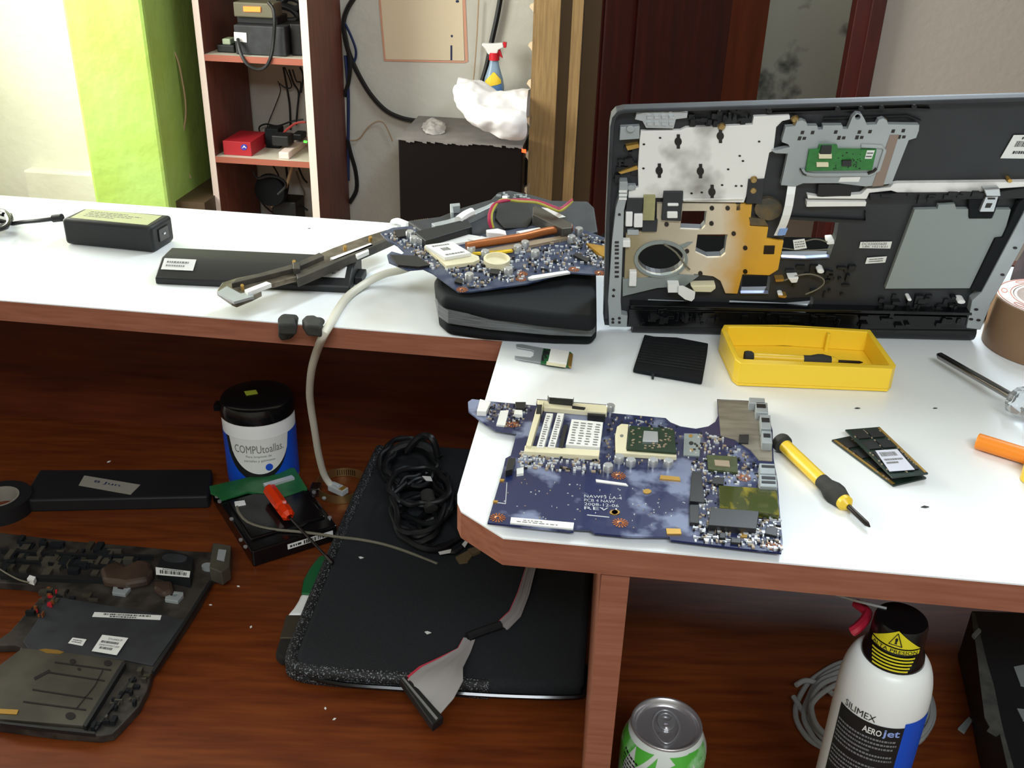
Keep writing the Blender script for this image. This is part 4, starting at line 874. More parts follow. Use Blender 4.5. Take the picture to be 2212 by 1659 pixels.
# sleeve
SH = .024
SLP = Pl((0, 0, DESKZ), (0, 0, 1))
stop = [(640, 1440), (634, 1422), (650, 1375), (711, 1222), (779, 1067), (826, 966), (840, 956), (950, 961), (1090, 972), (1200, 985), (1300, 1000), (1286, 1430), (1282, 1450), (1268, 1470), (1240, 1477), (1150, 1480), (1057, 1476), (960, 1468), (874, 1460), (740, 1452), (660, 1446)]
sl = thing('laptop_sleeve', DESK.p(960, 1300), 'black neoprene laptop sleeve with mesh edging lying on the desk', 'sleeve')
f1_ = DESK.p(1262, 1500)
stp = [DESK.p(x, y, SH) for x, y in stop]
# keep it clear of the divider: clip x against its left face
def clipdiv(v):
    t = (v-f0).dot(dd); lim = f0+dd*t; nrm = Vector((dd.y, -dd.x, 0)); e_ = (v-lim).dot(nrm)
    return v-nrm*(e_+.003) if e_ > -.003 else v
stp = [clipdiv(v) for v in stp]
mb = MB().prism(stp, Z, SH-.002); 
obj('sleeve_body', mb, M['cloth'], sl, bevel=.007, smooth=True, seg=4)
mb = MB()
rim = [DESK.p(x, y, SH-.010) for x, y in ((1057, 1486), (960, 1478), (874, 1470), (740, 1460), (665, 1452), (640, 1444), (632, 1430), (646, 1385), (708, 1232), (776, 1075), (822, 975))]
mb.tube([v+Z*.003 for v in rim], .0072, 10, smooth=4); mb.tube([v-Z*.005 for v in rim], .0072, 10, smooth=4); obj('mesh_edging', mb, M['mesh_cloth'], sl, smooth=True)
mb = MB(); mb.tube([clipdiv(DESK.p(x, y, .012)) for x, y in ((640, 1456), (740, 1478), (874, 1488), (1060, 1502), (1240, 1506), (1272, 1490), (1290, 1440))], .0025, 6, smooth=4); obj('zipper', mb, M['black_gloss'], sl, smooth=True)
# coiled black cable on the sleeve
ck = thing('coiled_cable', DESK.p(910, 1100, SH), 'tangled bundle of black power cable lying on the black sleeve', 'cable')
rnd = random.Random(5)
def loop(cx, cy, rx, ry, h, tl, turns, jit, n=18, r=.0032):
    pts = []
    for i in range(int(n*turns)):
        a = 2*math.pi*i/n+tl; k = 1+rnd.uniform(-jit, jit)
        x = cx+rx*k*math.cos(a); y = cy+ry*k*math.sin(a)
        pts.append(DESK.p(x, y, SH+.004+h+.004*math.sin(a*2+tl)+.0012*i/n*3))
    return pts
mb = MB()
for cx, cy, rx, ry, h, tl, tu, ji in ((915, 1075, 62, 52, .006, .2, 3.2, .1), (905, 1095, 55, 60, .014, 1, 2.6, .12), (890, 1010, 52, 40, .01, 2, 3.1, .14), (880, 1000, 58, 52, .002, 0, 2.5, .1), (930, 1125, 75, 60, .002, 3, 2.1, .07), (965, 1140, 60, 50, .001, 2, 1.8, .08), (905, 1050, 66, 40, .022, 1.5, 2.2, .1), (900, 1130, 45, 42, .010, 1, 1.5, .05)):
    mb.tube(loop(cx, cy, rx, ry, h, tl, tu, ji), .0033, 8, smooth=3)
mb.tube([DESK.p(x, y, SH+h) for x, y, h in ((880, 975, .03), (895, 955, .045), (912, 942, .055), (930, 945, .06), (940, 962, .05), (945, 985, .035))], .0045, 8)
mb.tube([DESK.p(x, y, SH+h) for x, y, h in ((840, 1000, .006), (850, 975, .02), (880, 960, .03), (920, 965, .03), (950, 990, .02))], .006, 8)
obj('cord', mb, M['cable_black'], ck, smooth=True, keep=True)
mb = MB(); q = DESK.p(926, 1082, SH+.028); q2 = DESK.p(932, 1100, SH+.024); mb.tube([DESK.p(922, 1066, SH+.03), q, q2], .008, 10, smooth=2); obj('plug', mb, M['rubber'], ck, smooth=True)
mb = MB(); mb.px(DESK, [(912, 1028), (930, 1029), (934, 1038), (920, 1037)], SH+.045, SH+.044); mb.px(DESK, [(947, 1192), (975, 1186), (973, 1193), (950, 1197)], SH+.012, SH+.011); mb.px(DESK, [(998, 1175), (1010, 1162), (1014, 1166), (1004, 1182)], SH+.012, SH+.011)
obj('white_tag', mb, M['label'], ck)
mb = MB().px(DESK, [(984, 1203), (1012, 1188), (1020, 1200), (1010, 1213), (992, 1215)], SH+.003, SH+.0005); mb.px(DESK, [(1010, 1186), (1030, 1180), (1038, 1190), (1022, 1197)], SH+.004, SH+.0005)
tag(obj('gold_card_piece', mb, mat('dull_gold', '#6d5c42', .6), loc=DESK.p(1010, 1200, SH), keep=True), 'small brownish card fragments on the sleeve under the cable bundle', 'scrap')
# paintbrush
pb_ = thing('paintbrush', DESK.p(650, 1310), 'flat paintbrush with green and white handle beside the sleeve', 'brush')
mb = MB().px(DESK, [(688, 1200), (702, 1196), (712, 1212), (706, 1232), (682, 1280), (672, 1284), (650, 1282), (655, 1250), (668, 1226)], .013, .003); obj('green_handle', mb, M['green_paintbrush'], pb_, bevel=.004, smooth=True, seg=3)
mb = MB().px(DESK, [(650, 1282), (674, 1284), (655, 1328), (620, 1328), (634, 1312), (644, 1296)], .012, .003); obj('white_neck', mb, M['white'], pb_, bevel=.003, smooth=True, seg=3)
mb = MB().px(DESK, [(618, 1328), (656, 1328), (640, 1378), (604, 1378)], .012, .002); obj('ferrule', mb, M['ferrule'], pb_, bevel=.001)
mb = MB().px(DESK, [(604, 1378), (641, 1378), (640, 1405), (630, 1418), (606, 1422), (594, 1410)], .012, .001); obj('bristles', mb, M['bristle'], pb_, bevel=.003)
# grey ribbon cable with connector
rc = thing('ribbon_cable', DESK.p(1000, 1400, SH), 'grey ribbon cable with red edge and black connector lying across the sleeve', 'cable')
def rib(pts, name, m, par, red=True):
    L_ = [p[0] for p in pts]; n = len(L_)
    mb = MB(); vs = []
    for (x0, y0, h0_), (x1, y1, h1_) in pts: vs += [DESK.p(x0, y0, SH+h0_), DESK.p(x1, y1, SH+h1_)]
    k = 16; v2 = []
    for i in range(n):
        for j in range(k+1): v2.append(vs[2*i].lerp(vs[2*i+1], j/k)+Z*(.0005*math.sin(j*1.7)+.0012*math.sin(j*.5+i*1.3)))
    fs = []; ms = []
    for i in range(n-1):
        for j in range(k): fs.append([i*(k+1)+j, i*(k+1)+j+1, (i+1)*(k+1)+j+1, (i+1)*(k+1)+j])
    o = len(v2); mb.add(v2+[v-Z*.0009 for v in v2], fs+[[a+o for a in f[::-1]] for f in fs]); 
    mb.m = [1 if (red and (q % k) == 0) else 0 for q in range(len(fs))]*2
    return obj(name, mb, m, par, smooth='all', keep=True)
seg1 = [((1136, 1222, .004), (1160, 1218, .004)), ((1118, 1280, .004), (1143, 1285, .004)), ((1100, 1320, .005), (1125, 1330, .004)), ((1070, 1346, .005), (1098, 1358, .003))]
seg2 = [((1000, 1378, .006), (1026, 1384, .006)), ((988, 1402, .006), (1016, 1410, .006)), ((950, 1420, .009), (1000, 1440, .014)), ((905, 1438, .008), (1000, 1470, .022)), ((880, 1458, .010), (980, 1510, .014)), ((876, 1466, .009), (952, 1543, .008))]
rib(seg1, 'ribbon', [M['ribbon'], M['pink']], rc); rib(seg2, 'ribbon', [M['ribbon'], M['pink']], rc)
mb = MB().tube([DESK.p(1010, 1376, SH+.006), DESK.p(1040, 1364, SH+.006), DESK.p(1082, 1350, SH+.006)], .0045, 8); obj('tape_wrap', mb, M['black'], rc, smooth=True)
mb = MB().px(DESK, [(862, 1464), (880, 1460), (958, 1548), (934, 1566)], SH+.010, SH+.001); cn_ = obj('connector', mb, M['black'], rc, bevel=.001)
mb = MB().px(DESK, [(868, 1464), (872, 1463), (946, 1551), (942, 1555)], SH+.0106, SH+.009); obj('white_line', mb, M['silver'], cn_)
# laptop bottom case
bc = thing('bottom_case', DESK.p(180, 1350), 'dirty upturned laptop bottom case with paper labels at the left of the desk', 'laptop part')
case = [(-230, 1130), (0, 1150), (150, 1168), (300, 1180), (400, 1190), (455, 1192), (460, 1172), (499, 1178), (496, 1222), (458, 1250), (432, 1300), (400, 1350), (366, 1400), (330, 1450), (318, 1490), (300, 1525), (262, 1566), (244, 1584), (215, 1589), (120, 1582), (0, 1566), (-260, 1540)]
gap = [(-225, 1252), (0, 1258), (60, 1262), (95, 1268), (88, 1290), (60, 1320), (20, 1365), (-5, 1382), (-225, 1382)]
gap2 = [(-225, 1400), (30, 1393), (44, 1398), (40, 1412), (0, 1458), (-225, 1462)]
mb = MB().px(DESK, case, .010, .0005, 0, [gap, gap2]); obj('case_shell', mb, M['dirty_plastic'], bc, bevel=.0012)
mb = MB().px(DESK, [(95, 1300), (130, 1290), (366, 1330), (398, 1340), (330, 1438), (268, 1425), (62, 1402), (50, 1385), (80, 1340)], .0115, .010); obj('smooth_panel', mb, M['charcoal'], bc, bevel=.0005)
mb = MB().px(DESK, [(48, 1400), (80, 1402), (270, 1426), (258, 1450), (182, 1568), (160, 1566), (-100, 1545), (-60, 1480)], .013, .010); bp2 = obj('drive_cover', mb, M['dusty_plastic'], bc, bevel=.0006)
mb = MB()
for a, b in (((118, 1430), (240, 1447)), ((106, 1452), (226, 1470)), ((70, 1489), (200, 1509)), ((50, 1515), (186, 1533))): strip(mb, DESK, [a, b], 3, .0136, .0128)
strip(mb, DESK, [(222, 1447), (205, 1480), (165, 1530)], 2, .0136, .0128); strip(mb, DESK, [(108, 1448), (74, 1466)], 6, .0136, .0128)
for x, y, r in ((157, 1428, 7), (233, 1432, 9), (171, 1445, 4), (152, 1546, 11)): mb.px(DESK, circ(x, y, r, r*.7, 14), .0136, .0128)
obj('groove', mb, M['bristle'], bp2)
mb = MB(); strip(mb, DESK, [(268, 1430), (182, 1568)], 8, .016, .01); strip(mb, DESK, [(290, 1460), (205, 1575)], 5, .013, .01); strip(mb, DESK, [(0, 1560), (120, 1574), (205, 1583)], 5, .014, .01); strip(mb, DESK, [(0, 1240), (110, 1246), (230, 1250), (260, 1240)], 8, .015, .01); strip(mb, DESK, [(0, 1205), (120, 1214), (230, 1222)], 6, .014, .01)
strip(mb, DESK, [(0, 1185), (150, 1196), (330, 1200)], 4, .016, .01); strip(mb, DESK, [(455, 1255), (395, 1350), (330, 1450)], 6, .014, .01)
obj('moulded_ribs', mb, M['black'], bc)
mb = MB(); scatter(mb, DESK, [(0, 1160), (330, 1188), (240, 1240), (0, 1235)], 60, .004, .016, .010, .005, (0, 1)); scatter(mb, DESK, [(230, 1290), (100, 1270), (60, 1330), (110, 1300), (230, 1300)], 20, .003, .01, .010, .004, (0, 1)); scatter(mb, DESK, [(300, 1440), (325, 1440), (310, 1500), (255, 1560), (200, 1570)], 24, .002, .008, .010, .004, (0, 1))
obj('tiny_components', mb, [M['black_matte'], M['dusty_plastic']], bc)['kind'] = 'stuff'
mb = MB(); scatter(mb, DESK, [(85, 1268), (130, 1275), (90, 1340), (70, 1340)], 16, .001, .005, .012, .004, (0, 1)); obj('tiny_components', mb, [M['copper'], M['red']], bc)['kind'] = 'stuff'
mb = MB().px(DESK, [(215, 1225), (250, 1208), (270, 1220), (300, 1205), (325, 1214), (332, 1232), (318, 1250), (270, 1258), (222, 1252)], .022, .010); mb.px(DESK, [(330, 1250), (372, 1252), (376, 1275), (352, 1284), (330, 1270)], .018, .01); obj('crumpled_film', mb, mat('film_brown', '#2e241f', .35, col2='#4a3a30', scale=30), bc, bevel=.004)
mb = MB().px(DESK, [(338, 1222), (348, 1196), (368, 1190), (402, 1196), (418, 1205), (410, 1248), (370, 1240), (337, 1228)], .024, .01); sp_ = obj('speaker_module', mb, M['black'], bc, bevel=.001)
mb = MB().px(DESK, circ(377, 1204, 27, 8, 20, .05), .026, .024); obj('speaker_oval', mb, M['charcoal'], sp_)
mb = MB().px(DESK, [(460, 1172), (499, 1178), (496, 1222), (478, 1236), (452, 1226)], .028, .01); hb_ = obj('hinge_block', mb, M['dusty_plastic'], bc, bevel=.001)
mb = MB().px(DESK, [(472, 1186), (489, 1188), (484, 1212), (468, 1208)], .0286, .028); mb.px(DESK, circ(450, 1222, 15, 7, 14), .014, .01); obj('metal_insert', mb, M['silver_dull'], bc)
for x, y in ((262, 1268), (376, 1283)):
    mb = MB().px(DESK, [(x-16, y-8), (x+20, y-4), (x+20, y+2), (x+8, y+16), (x-20, y+12)], .014, .01, 0, [[(x-8, y-2), (x+10, y-1), (x+3, y+5), (x-8, y+3)]]); obj('metal_clip', mb, M['silver_dull'], bc, bevel=.0004)
mb = MB().px(DESK, [(84, 1403), (97, 1401), (125, 1404), (138, 1408), (130, 1412), (100, 1410)], .0135, .012); mb.px(DESK, [(-20, 1530), (40, 1533), (36, 1543), (-20, 1540)], .0138, .0128); obj('foil_scrap', mb, M['gold'], bc)
mb = MB().tube([DESK.p(x, y, .018) for x, y in ((-30, 1210), (10, 1236), (40, 1252), (62, 1258))], .0009, 6); obj('thin_wire', mb, M['cable_grey'], bc, smooth=True)
mb = MB().px(DESK, [(58, 1250), (64, 1242), (77, 1246), (72, 1255)], .02, .014); obj('white_plug', mb, M['white'], bc)
sticker('barcode_label', DESK, [(337, 1241), (409, 1247), (411, 1234), (336, 1225)], .0215 if 0 else .0243, bc, [('bars', .12, .2, .9, .7, 24), ('dash', .2, .8, .8, .9)])
sticker('barcode_label', DESK, [(199, 1332), (346, 1339), (349, 1329), (204, 1322)], .0116, bc, [('bars', .15, .5, .85, .85, 40), ('dash', .25, .12, .65, .35)])
sticker('part_label', DESK, [(147, 1389), (178, 1395), (187, 1381), (157, 1377)], .0116, bc, [('dash', .15, .3, .8, .42, 6), ('dash', .15, .6, .8, .72, 6)])
sticker('barcode_label', DESK, [(198, 1406), (252, 1415), (277, 1378), (221, 1371)], .0135, bc, [('text', .3, .76, .85, .87, 'TSTA-A04026 SPI'), ('bars', .12, .55, .8, .68, 22), ('text', .12, .38, .9, .48, 'DAN0 DOWN-T-2004'), ('bars', .2, .2, .7, .33, 16)])
# ---------------- right compartment
cz = DESKZ
cc_ = DESK.p(1440, 1562, .1195); cc_.z = cz
cn2 = thing('soda_can', cc_, 'green and white soda can with silver top standing by the divider', 'can')
mb = MB().lathe([(0, .004), (.022, .002), (.025, 0), (.033, .012), (.033, .098), (.0325, .102), (.0285, .113), (.0262, .1165)], cc_, None, 56); cb = obj('can_body', mb, M['can_white'], cn2, smooth=True)
# printed green leaf shapes round the can
def canfn(am, zm):   # a point given by angle and height along the body profile
    z = zm; R = .033
    for (ra, za), (rb2, zb2) in zip(((.033, .098), (.0325, .102), (.0285, .113)), ((.0325, .102), (.0285, .113), (.0262, .1165))):
        if za <= z <= zb2: R = ra+(rb2-ra)*(z-za)/(zb2-za)
    return cyl(cc_, R, am, cz+z, .0004)
av = math.atan2(cc_.x, cc_.y)*-1
mb = MB()
rr_ = random.Random(3)
def tri(a, b, c, n=6):
    vs = []; idx = {}
    for i in range(n+1):
        for j in range(n+1-i):
            u, v = i/n, j/n; p = [a[k]*(1-u-v)+b[k]*u+c[k]*v for k in (0, 1)]; idx[i, j] = len(vs); vs.append(canfn(*p))
    fs = []
    for i in range(n):
        for j in range(n-i):
            fs.append([idx[i, j], idx[i+1, j], idx[i, j+1]])
            if i+j < n-1: fs.append([idx[i+1, j], idx[i+1, j+1], idx[i, j+1]])
    mb.add(vs, fs, 0)
for t in (((-.75, .112), (-.2, .1135), (-.6, .096)), ((.2, .1135), (.9, .1135), (.75, .094)), ((-.35, .1), (-.1, .112), (-.15, .085)), ((.15, .105), (.75, .114), (.7, .085)), ((.15, .105), (.7, .085), (.35, .08)), ((.75, .114), (1.5, .112), (1.2, .07)), ((.7, .085), (1.2, .07), (.8, .06)),
          ((-.9, .085), (-.2, .08), (-.3, .06)), ((-.9, .085), (-.3, .06), (-.9, .05)), ((0, .06), (.4, .078), (.35, .05)), ((-1.6, .113), (-.75, .112), (-1.0, .09)), ((-1.6, .113), (-1.0, .09), (-1.6, .05)), ((-1.0, .09), (-1.3, .04), (-1.6, .05)), ((-.15, .05), (.3, .045), (0, .02)), ((.5, .05), (1.1, .05), (.8, .01)), ((-1, .045), (-.4, .05), (-.7, .01))):
    tri(*[(av+p[0], p[1]) for p in t])
obj('green_print', mb, M['can_green'], cn2, keep=True)
mb = MB()
for i in range(9): f = (lambda a, b, k=i: canfn(av-1.05+a*.5, .104-k*.0045-b*.0018-a*.004)); dashes(mb, f, 0, 0, 1, 1, 0, 7)
for v in mb.v: pass
obj('fine_print', mb, M['black'], cn2, keep=True)
mb = MB().lathe([(.0262, .1165), (.0272, .1178), (.0276, .1192), (.0268, .1202), (.0255, .1196), (.0243, .1168), (.0232, .1140), (.0222, .1136), (.0, .1146)], cc_, None, 56); lid_ = obj('can_lid', mb, M['can_alu'], cn2, smooth='all')
LP = Pl((0, 0, cz+.1146), (0, 0, 1)); cx2, cy2 = 1436, 1562
lx = A.copy(); ly = B.copy(); 
def lp(u, v, h=0): return cc_+lx*u+ly*v+Z*(.1146+h)
def oval(cu, cv, ru, rv, h, n=28): return [lp(cu+ru*math.cos(2*math.pi*i/n), cv+rv*math.sin(2*math.pi*i/n), h) for i in range(n)]
mb = MB().tube([v for v in [lp(math.cos(a)*(.0105-.003*max(0, -math.sin(a))), .001+math.sin(a)*.017, .0003) for a in [i*2*math.pi/30 for i in range(30)]]], .0007, 6, closed=True, smooth=1); obj('pressed_outline', mb, M['silver'], lid_, smooth='all')
mb = MB().prism(oval(0, -.0095, .0065, .0065, .0006), Z, .0008); obj('mouth_panel', mb, M['can_alu'], lid_, bevel=.0003)
mb = MB().prism(oval(0, .0055, .0068, .0095, .0022), Z, .0012, 0, [oval(0, .009, .0042, .0042, .0022)]); tab = obj('ring_pull', mb, M['silver'], lid_, bevel=.0004)
mb = MB().lathe([(.003, 0), (.0028, .003), (0, .0035)], lp(0, -.001), None, 20); obj('rivet', mb, M['can_alu'], lid_, smooth='all')
# aerosol bottle
BX = .034; bz = DESKZ+.0001; RB = .0305
ctr = Pl((0, 0, DESKZ+.211), (0, 0, 1)).p(1911, 1476); ctr.z = bz
bo = thing('air_duster', ctr, 'white aerosol air duster with black cap and yellow warning label under the counter', 'spray can')
BX = .034
prof = [(0, 0), (RB, 0), (RB, .172+BX)]
for i in range(13):
    t = i/12*math.pi/2; prof.append((.019+(RB-.019)*math.cos(t)**.85 if i < 12 else .019, .172+BX+.032*math.sin(t)))
prof += [(0, .205+BX)]
mb = MB().lathe(prof, ctr, None, 64); obj('bottle_body', mb, M['bottle_white'], bo, smooth=True)
mb = MB().lathe([(r__, z__+BX) for r__, z__ in [(.0202, .199), (.0208, .203), (.0198, .209), (.0178, .213), (.0172, .232), (.0162, .2345), (0, .2345)]], ctr, None, 40); cap = obj('cap', mb, M['black_gloss'], bo, smooth=True)
bv = math.atan2(-ctr.x, ctr.y)*1.0
am = -bv if False else math.atan2(ctr.x, ctr.y)*-1
zb = bz+BX
mb = MB(); cylpatch(mb, ctr, RB, am-.85, am+.66, bz+.02, zb+.1665, 0, .0004, 24); blk = obj('text_panel', mb, M['black'], bo, keep=True)
mb = MB(); cylpatch(mb, ctr, RB, am+.66, am+1.45, bz+.02, zb+.170, 0, .0004, 16); mb2 = MB(); obj('blue_band', mb, M['blue'], bo, keep=True)
mb = MB()
text(mb, 'SILIMEX', cylfn(ctr, RB, am-.72, am+.02, zb+.168, zb+.1735, .0006), 0)
text(mb, 'AERO', cylfn(ctr, RB, am-.2, am+.2, zb+.1575, zb+.163, .0008), 1, .02); text(mb, 'jet', cylfn(ctr, RB, am+.22, am+.58, zb+.1565, zb+.1645, .0008), 2, .02)
for i in range(34):
    z = zb+.153-i*.0036
    if i in (6, 12, 13, 17, 24): continue
    dashes(mb, cylfn(ctr, RB, am-.8, am+.6, z, z+.0017, .0008), 0, 0, random.choice((.6, .95, .95, .98)), 1, 3, 26)
obj('lettering', mb, [M['black'], M['label'], mat('pale_blue', '#8fa4e0', .5), mat('grey_print', '#77777a', .6)], bo, keep=True)
mb = MB(); Rc = .0176; wa = am+.02
def cone(u, v): return cyl(ctr, Rc, wa-.95+1.9*u, zb+.2135+v*.0235, .0006)
n = 16
vs = []
for i in range(n+1):
    u = i/n; top = 1-.55*abs(u-.5)*2*abs(u-.5)*2; vs += [cone(u, .42), cone(u, max(.43, .42+.58*(1-abs(2*u-1))))]
mb.add(vs, [[2*i, 2*i+2, 2*i+3, 2*i+1] for i in range(n)], 0)
cylpatch(mb, ctr, Rc, wa-.95, wa+.95, zb+.2188, zb+.2223, 0, .0007, 14)
for k in range(5): cylpatch(mb, ctr, Rc, wa-.8+k*.06, wa+.8-k*.06, zb+.2125-k*.0022+.0025, zb+.2125-k*.0022+.0039, 0, .0012+k*.0006, 12)
text(mb, 'ALTA PRESION', cylfn(ctr, Rc, wa-.85, wa+.85, zb+.2191, zb+.2219, .0009), 1, .01)
for a, b in (((.5, .93), (.38, .5)), ((.5, .93), (.62, .5)), ((.38, .5), (.62, .5))):
    p, q = cone(*a), cone(*b); off = cyl(Vector((0, 0, 0)), 1, wa, 0)*.0006; mb.tube([p+off, q+off], .0003, 4, 1, smooth=1)
text(mb, '!', sub(lambda u, v: cone(.475+.05*u, .55+.22*v)+cyl(Vector((0, 0, 0)), 1, wa, 0)*.0005, 0, 0, 1, 1), 1, .05)
obj('warning_label', mb, [M['warn_yellow'], M['black']], bo, keep=True)
# trigger nozzle and straw beneath the counter edge
zr = bz+.222+BX
UP_ = Pl((0, 0, zr), (0, 0, 1))
mb = MB().tube([UP_.p(x, y, h) for x, y, h in ((1848, 1302, 0), (1866, 1316, 0), (1874, 1326, 0), (1866, 1342, 0), (1850, 1358, 0), (1840, 1364, -.002))], .0035, 8); tr = obj('red_trigger', mb, mat('crimson2', '#9c1c30', .4), bo, smooth=True)
mb = MB().tube([Pl((0, 0, bz+.235+BX), (0, 0, 1)).p(x, y) for x, y in ((1760, 1270), (1850, 1298), (1915, 1314))], .0009, 6, smooth=1); obj('straw', mb, M['frost'], bo, smooth=True)
# clear tube coil behind the bottle
ccx = thing('clear_tube_coil', DESK.p(1880, 1480), 'coil of translucent plastic tubing lying behind the white air duster', 'tubing')
mb = MB(); rnd = random.Random(9)
cc3 = (1868, 1535)
for k in range(5):
    pts = []
    for i in range(24):
        a = 2*math.pi*i/24; s_ = 1-k*.07+rnd.uniform(-.015, .015)
        pts.append(DESK.p(cc3[0]+148*s_*math.cos(a)+10*math.sin(a*2+k), cc3[1]-8+105*s_*math.sin(a)+k*4, .004+k*.0035))
    mb.tube(pts, .0026, 8, closed=True, smooth=3)
mb.tube([DESK.p(x, y, .006) for x, y in ((1714, 1505), (1730, 1530), (1745, 1555), (1760, 1580))], .0026, 8); mb.tube([DESK.p(x, y, .01) for x, y in ((1720, 1480), (1740, 1470), (1770, 1478), (1800, 1500))], .0026, 8)
obj('tubing', mb, mat('tube_haze', '#b9bcb8', .25, trans=.35, alpha=.75), ccx, smooth=True, keep=True)
tag(obj('paper_scrap', MB().px(DESK, [(2070, 1572), (2093, 1548), (2101, 1556), (2084, 1582)], .003, .0005), M['grey_panel'], loc=DESK.p(2085, 1565)), 'small grey rectangular chip lying alone right of the air duster', 'scrap')
# black drive cage at far right with torn metal edge
cg = thing('black_device', DESK.p(2180, 1480), 'black metal drive cage with worn grey edge at the right of the lower desk', 'computer part')
CG = Pl((0, 0, DESKZ+.06), (0, 0, 1))
mb = MB().px(CG, [(2098, 1318), (2128, 1440), (2150, 1540), (2185, 1659), (2210, 1760), (2420, 1760), (2420, 1330)], 0, -.0595); obj('case', mb, M['black'], cg, bevel=.002)
mb = MB().px(CG, [(2099, 1322), (2106, 1325), (2120, 1380), (2132, 1430), (2147, 1480), (2160, 1545), (2168, 1580), (2190, 1659), (2196, 1700), (2186, 1700), (2160, 1585), (2152, 1590), (2132, 1578), (2138, 1570), (2127, 1550), (2118, 1480), (2112, 1425), (2106, 1380), (2101, 1350)], .001, 0); obj('worn_edge', mb, mat('worn_grey', '#4f4f4a', .6, col2='#3c3d3a', scale=90), cg)
mb = MB().px(CG, [(2100, 1370), (2114, 1356), (2120, 1362), (2106, 1377)], .003, 0); mb.px(CG, [(2190, 1440), (2240, 1430), (2240, 1490), (2205, 1480)], .001, 0); mb.px(CG, [(2197, 1530), (2240, 1535), (2240, 1565), (2210, 1556)], .001, 0); obj('bare_spot', mb, M['grey_paint'], cg)
# crumbs on the wooden desk
for i, (x, y, s_, l_) in enumerate(((235, 997, .003, 'tiny pale scrap on the desk in front of the back panel'), (515, 1266, .0022, 'white speck on the desk right of the bottom case, upper'), (542, 1354, .0022, 'white speck on the desk left of the paintbrush'), (703, 1530, .002, 'white speck on the desk in front of the sleeve, left'), (722, 1553, .002, 'white speck on the desk in front of the sleeve, lowest'), (455, 1306, .002, 'white speck on the desk close to the bottom case edge'))):
    c = DESK.p(x, y, .0006); a = random.uniform(0, 3); u = Vector((math.cos(a), math.sin(a), 0)); v = Vector((-u.y, u.x, 0))
    mb = MB().prism([c+u*s_, c+v*s_*.6+u*.0004, c-u*s_*.9, c-v*s_*.5], Z, .0005); tag(obj('crumb', mb, M['label'], loc=c), l_, 'crumb')
for x, y, s_, l_ in ((923, 1366, .004, 'pale flake on the sleeve left of the ribbon cable'), (779, 1204, .0035, 'pale flake on the upper left of the sleeve')):
    c = DESK.p(x, y, SH+.0008); mb = MB().prism([c+HX*s_, c+HY*s_*.5, c-HX*s_*.7+HY*.001, c-HY*s_*.6], Z, .0006); tag(obj('crumb', mb, M['label'], loc=c), l_, 'crumb')
# ================================================================ small things on the counter
ap = thing('power_adapter', TOP.p(250, 500), 'black laptop power adapter with large label on top, at the left end of the counter', 'adapter')
AH = .030
mb = MB().px(TOP, [(131, 468), (180, 450), (360, 462), (372, 470), (320, 490), (142, 478)], AH, .0005)
at_, bt_, ct_, dt_ = TOP.p(131, 472, AH), TOP.p(325, 491, AH), TOP.p(371, 464, AH), TOP.p(182, 449, AH)
mb = MB().prism([at_, bt_, ct_, dt_], Z, AH-.0005); obj('case', mb, M['black'], ap, bevel=.004, smooth=True, seg=3)
sticker('rating_label', TOP, [(152, 470), (318, 486), (350, 466), (188, 451)], AH, ap, [('dash', .1, .75, .6, .8), ('dash', .1, .6, .8, .65), ('dash', .1, .45, .7, .5), ('dash', .1, .3, .5, .35)], [mat('label_olive', '#b5b78e', .4), M['ink_soft']])
pc = (bt_+ct_)/2; pn = (ct_-bt_).normalized(); po = Vector((pn.y, -pn.x, 0))
mb = MB().box(pc+po*.0005-Z*.014, .002, .02, .014, (po, pn, Z)); so = obj('socket', mb, M['black_gloss'], ap, bevel=.0005)
mb = MB().box(pc+po*.0018-Z*.014, .001, .004, .002, (po, pn, Z)); obj('pin', mb, M['silver'], so)
pe_ = TOP.p(134, 470, .024)
mb = MB().tube([pe_, TOP.p(115, 472, .022)], .0045, 10, smooth=1); obj('strain_relief', mb, M['black'], ap, smooth=True)
mb = MB()
pts = [TOP.p(118, 472, .022), TOP.p(85, 476, .018), TOP.p(50, 479, .012), TOP.p(20, 482, .008)]
for k in range(3):
    for i in range(14): a = i/14*2*math.pi; pts.append(TOP.p(-8+32*math.cos(a-.5)*(1-k*.08), 472+18*math.sin(a-.5)+k*3, .006+k*.004+.003*math.sin(a)))
mb.tube(pts, .0026, 8); mb.tube([TOP.p(-40, 490, .004), TOP.p(-10, 494, .006), TOP.p(14, 490, .006), TOP.p(10, 480, .01), TOP.p(-20, 474, .012)], .0028, 8)
obj('cord', mb, M['cable_black'], ap, smooth=True, keep=True)
# laptop battery under the strip
lb = thing('laptop_battery', TOP.p(560, 610), 'black cylindrical-cell laptop battery under the dusty metal strip', 'battery')
BHt = .021
q0, q1, q2, q3 = TOP.p(336, 614), TOP.p(752, 634), TOP.p(782, 590), TOP.p(362, 566)
bu = (q1-q0).normalized(); bvv = Vector((-bu.y, bu.x, 0)); wd = (q3-q0).dot(bvv); ln_ = (q1-q0).length
prof2 = [(0, 0), (0, .007), (wd*.12, .012), (wd*.35, .0205), (wd*.55, BHt), (wd*.8, BHt), (wd, .015), (wd, 0)]
vs = []
for s_ in (0, ln_*1.01): vs += [q0+bu*s_+bvv*y+Z*z for y, z in prof2]
n = len(prof2)
mb = MB(); mb.add(vs, [[i, (i+1) % n, n+(i+1) % n, n+i] for i in range(n)]+[list(range(n))[::-1], list(range(n, 2*n))])
obj('case', mb, M['black'], lb, bevel=.0015, smooth=True)
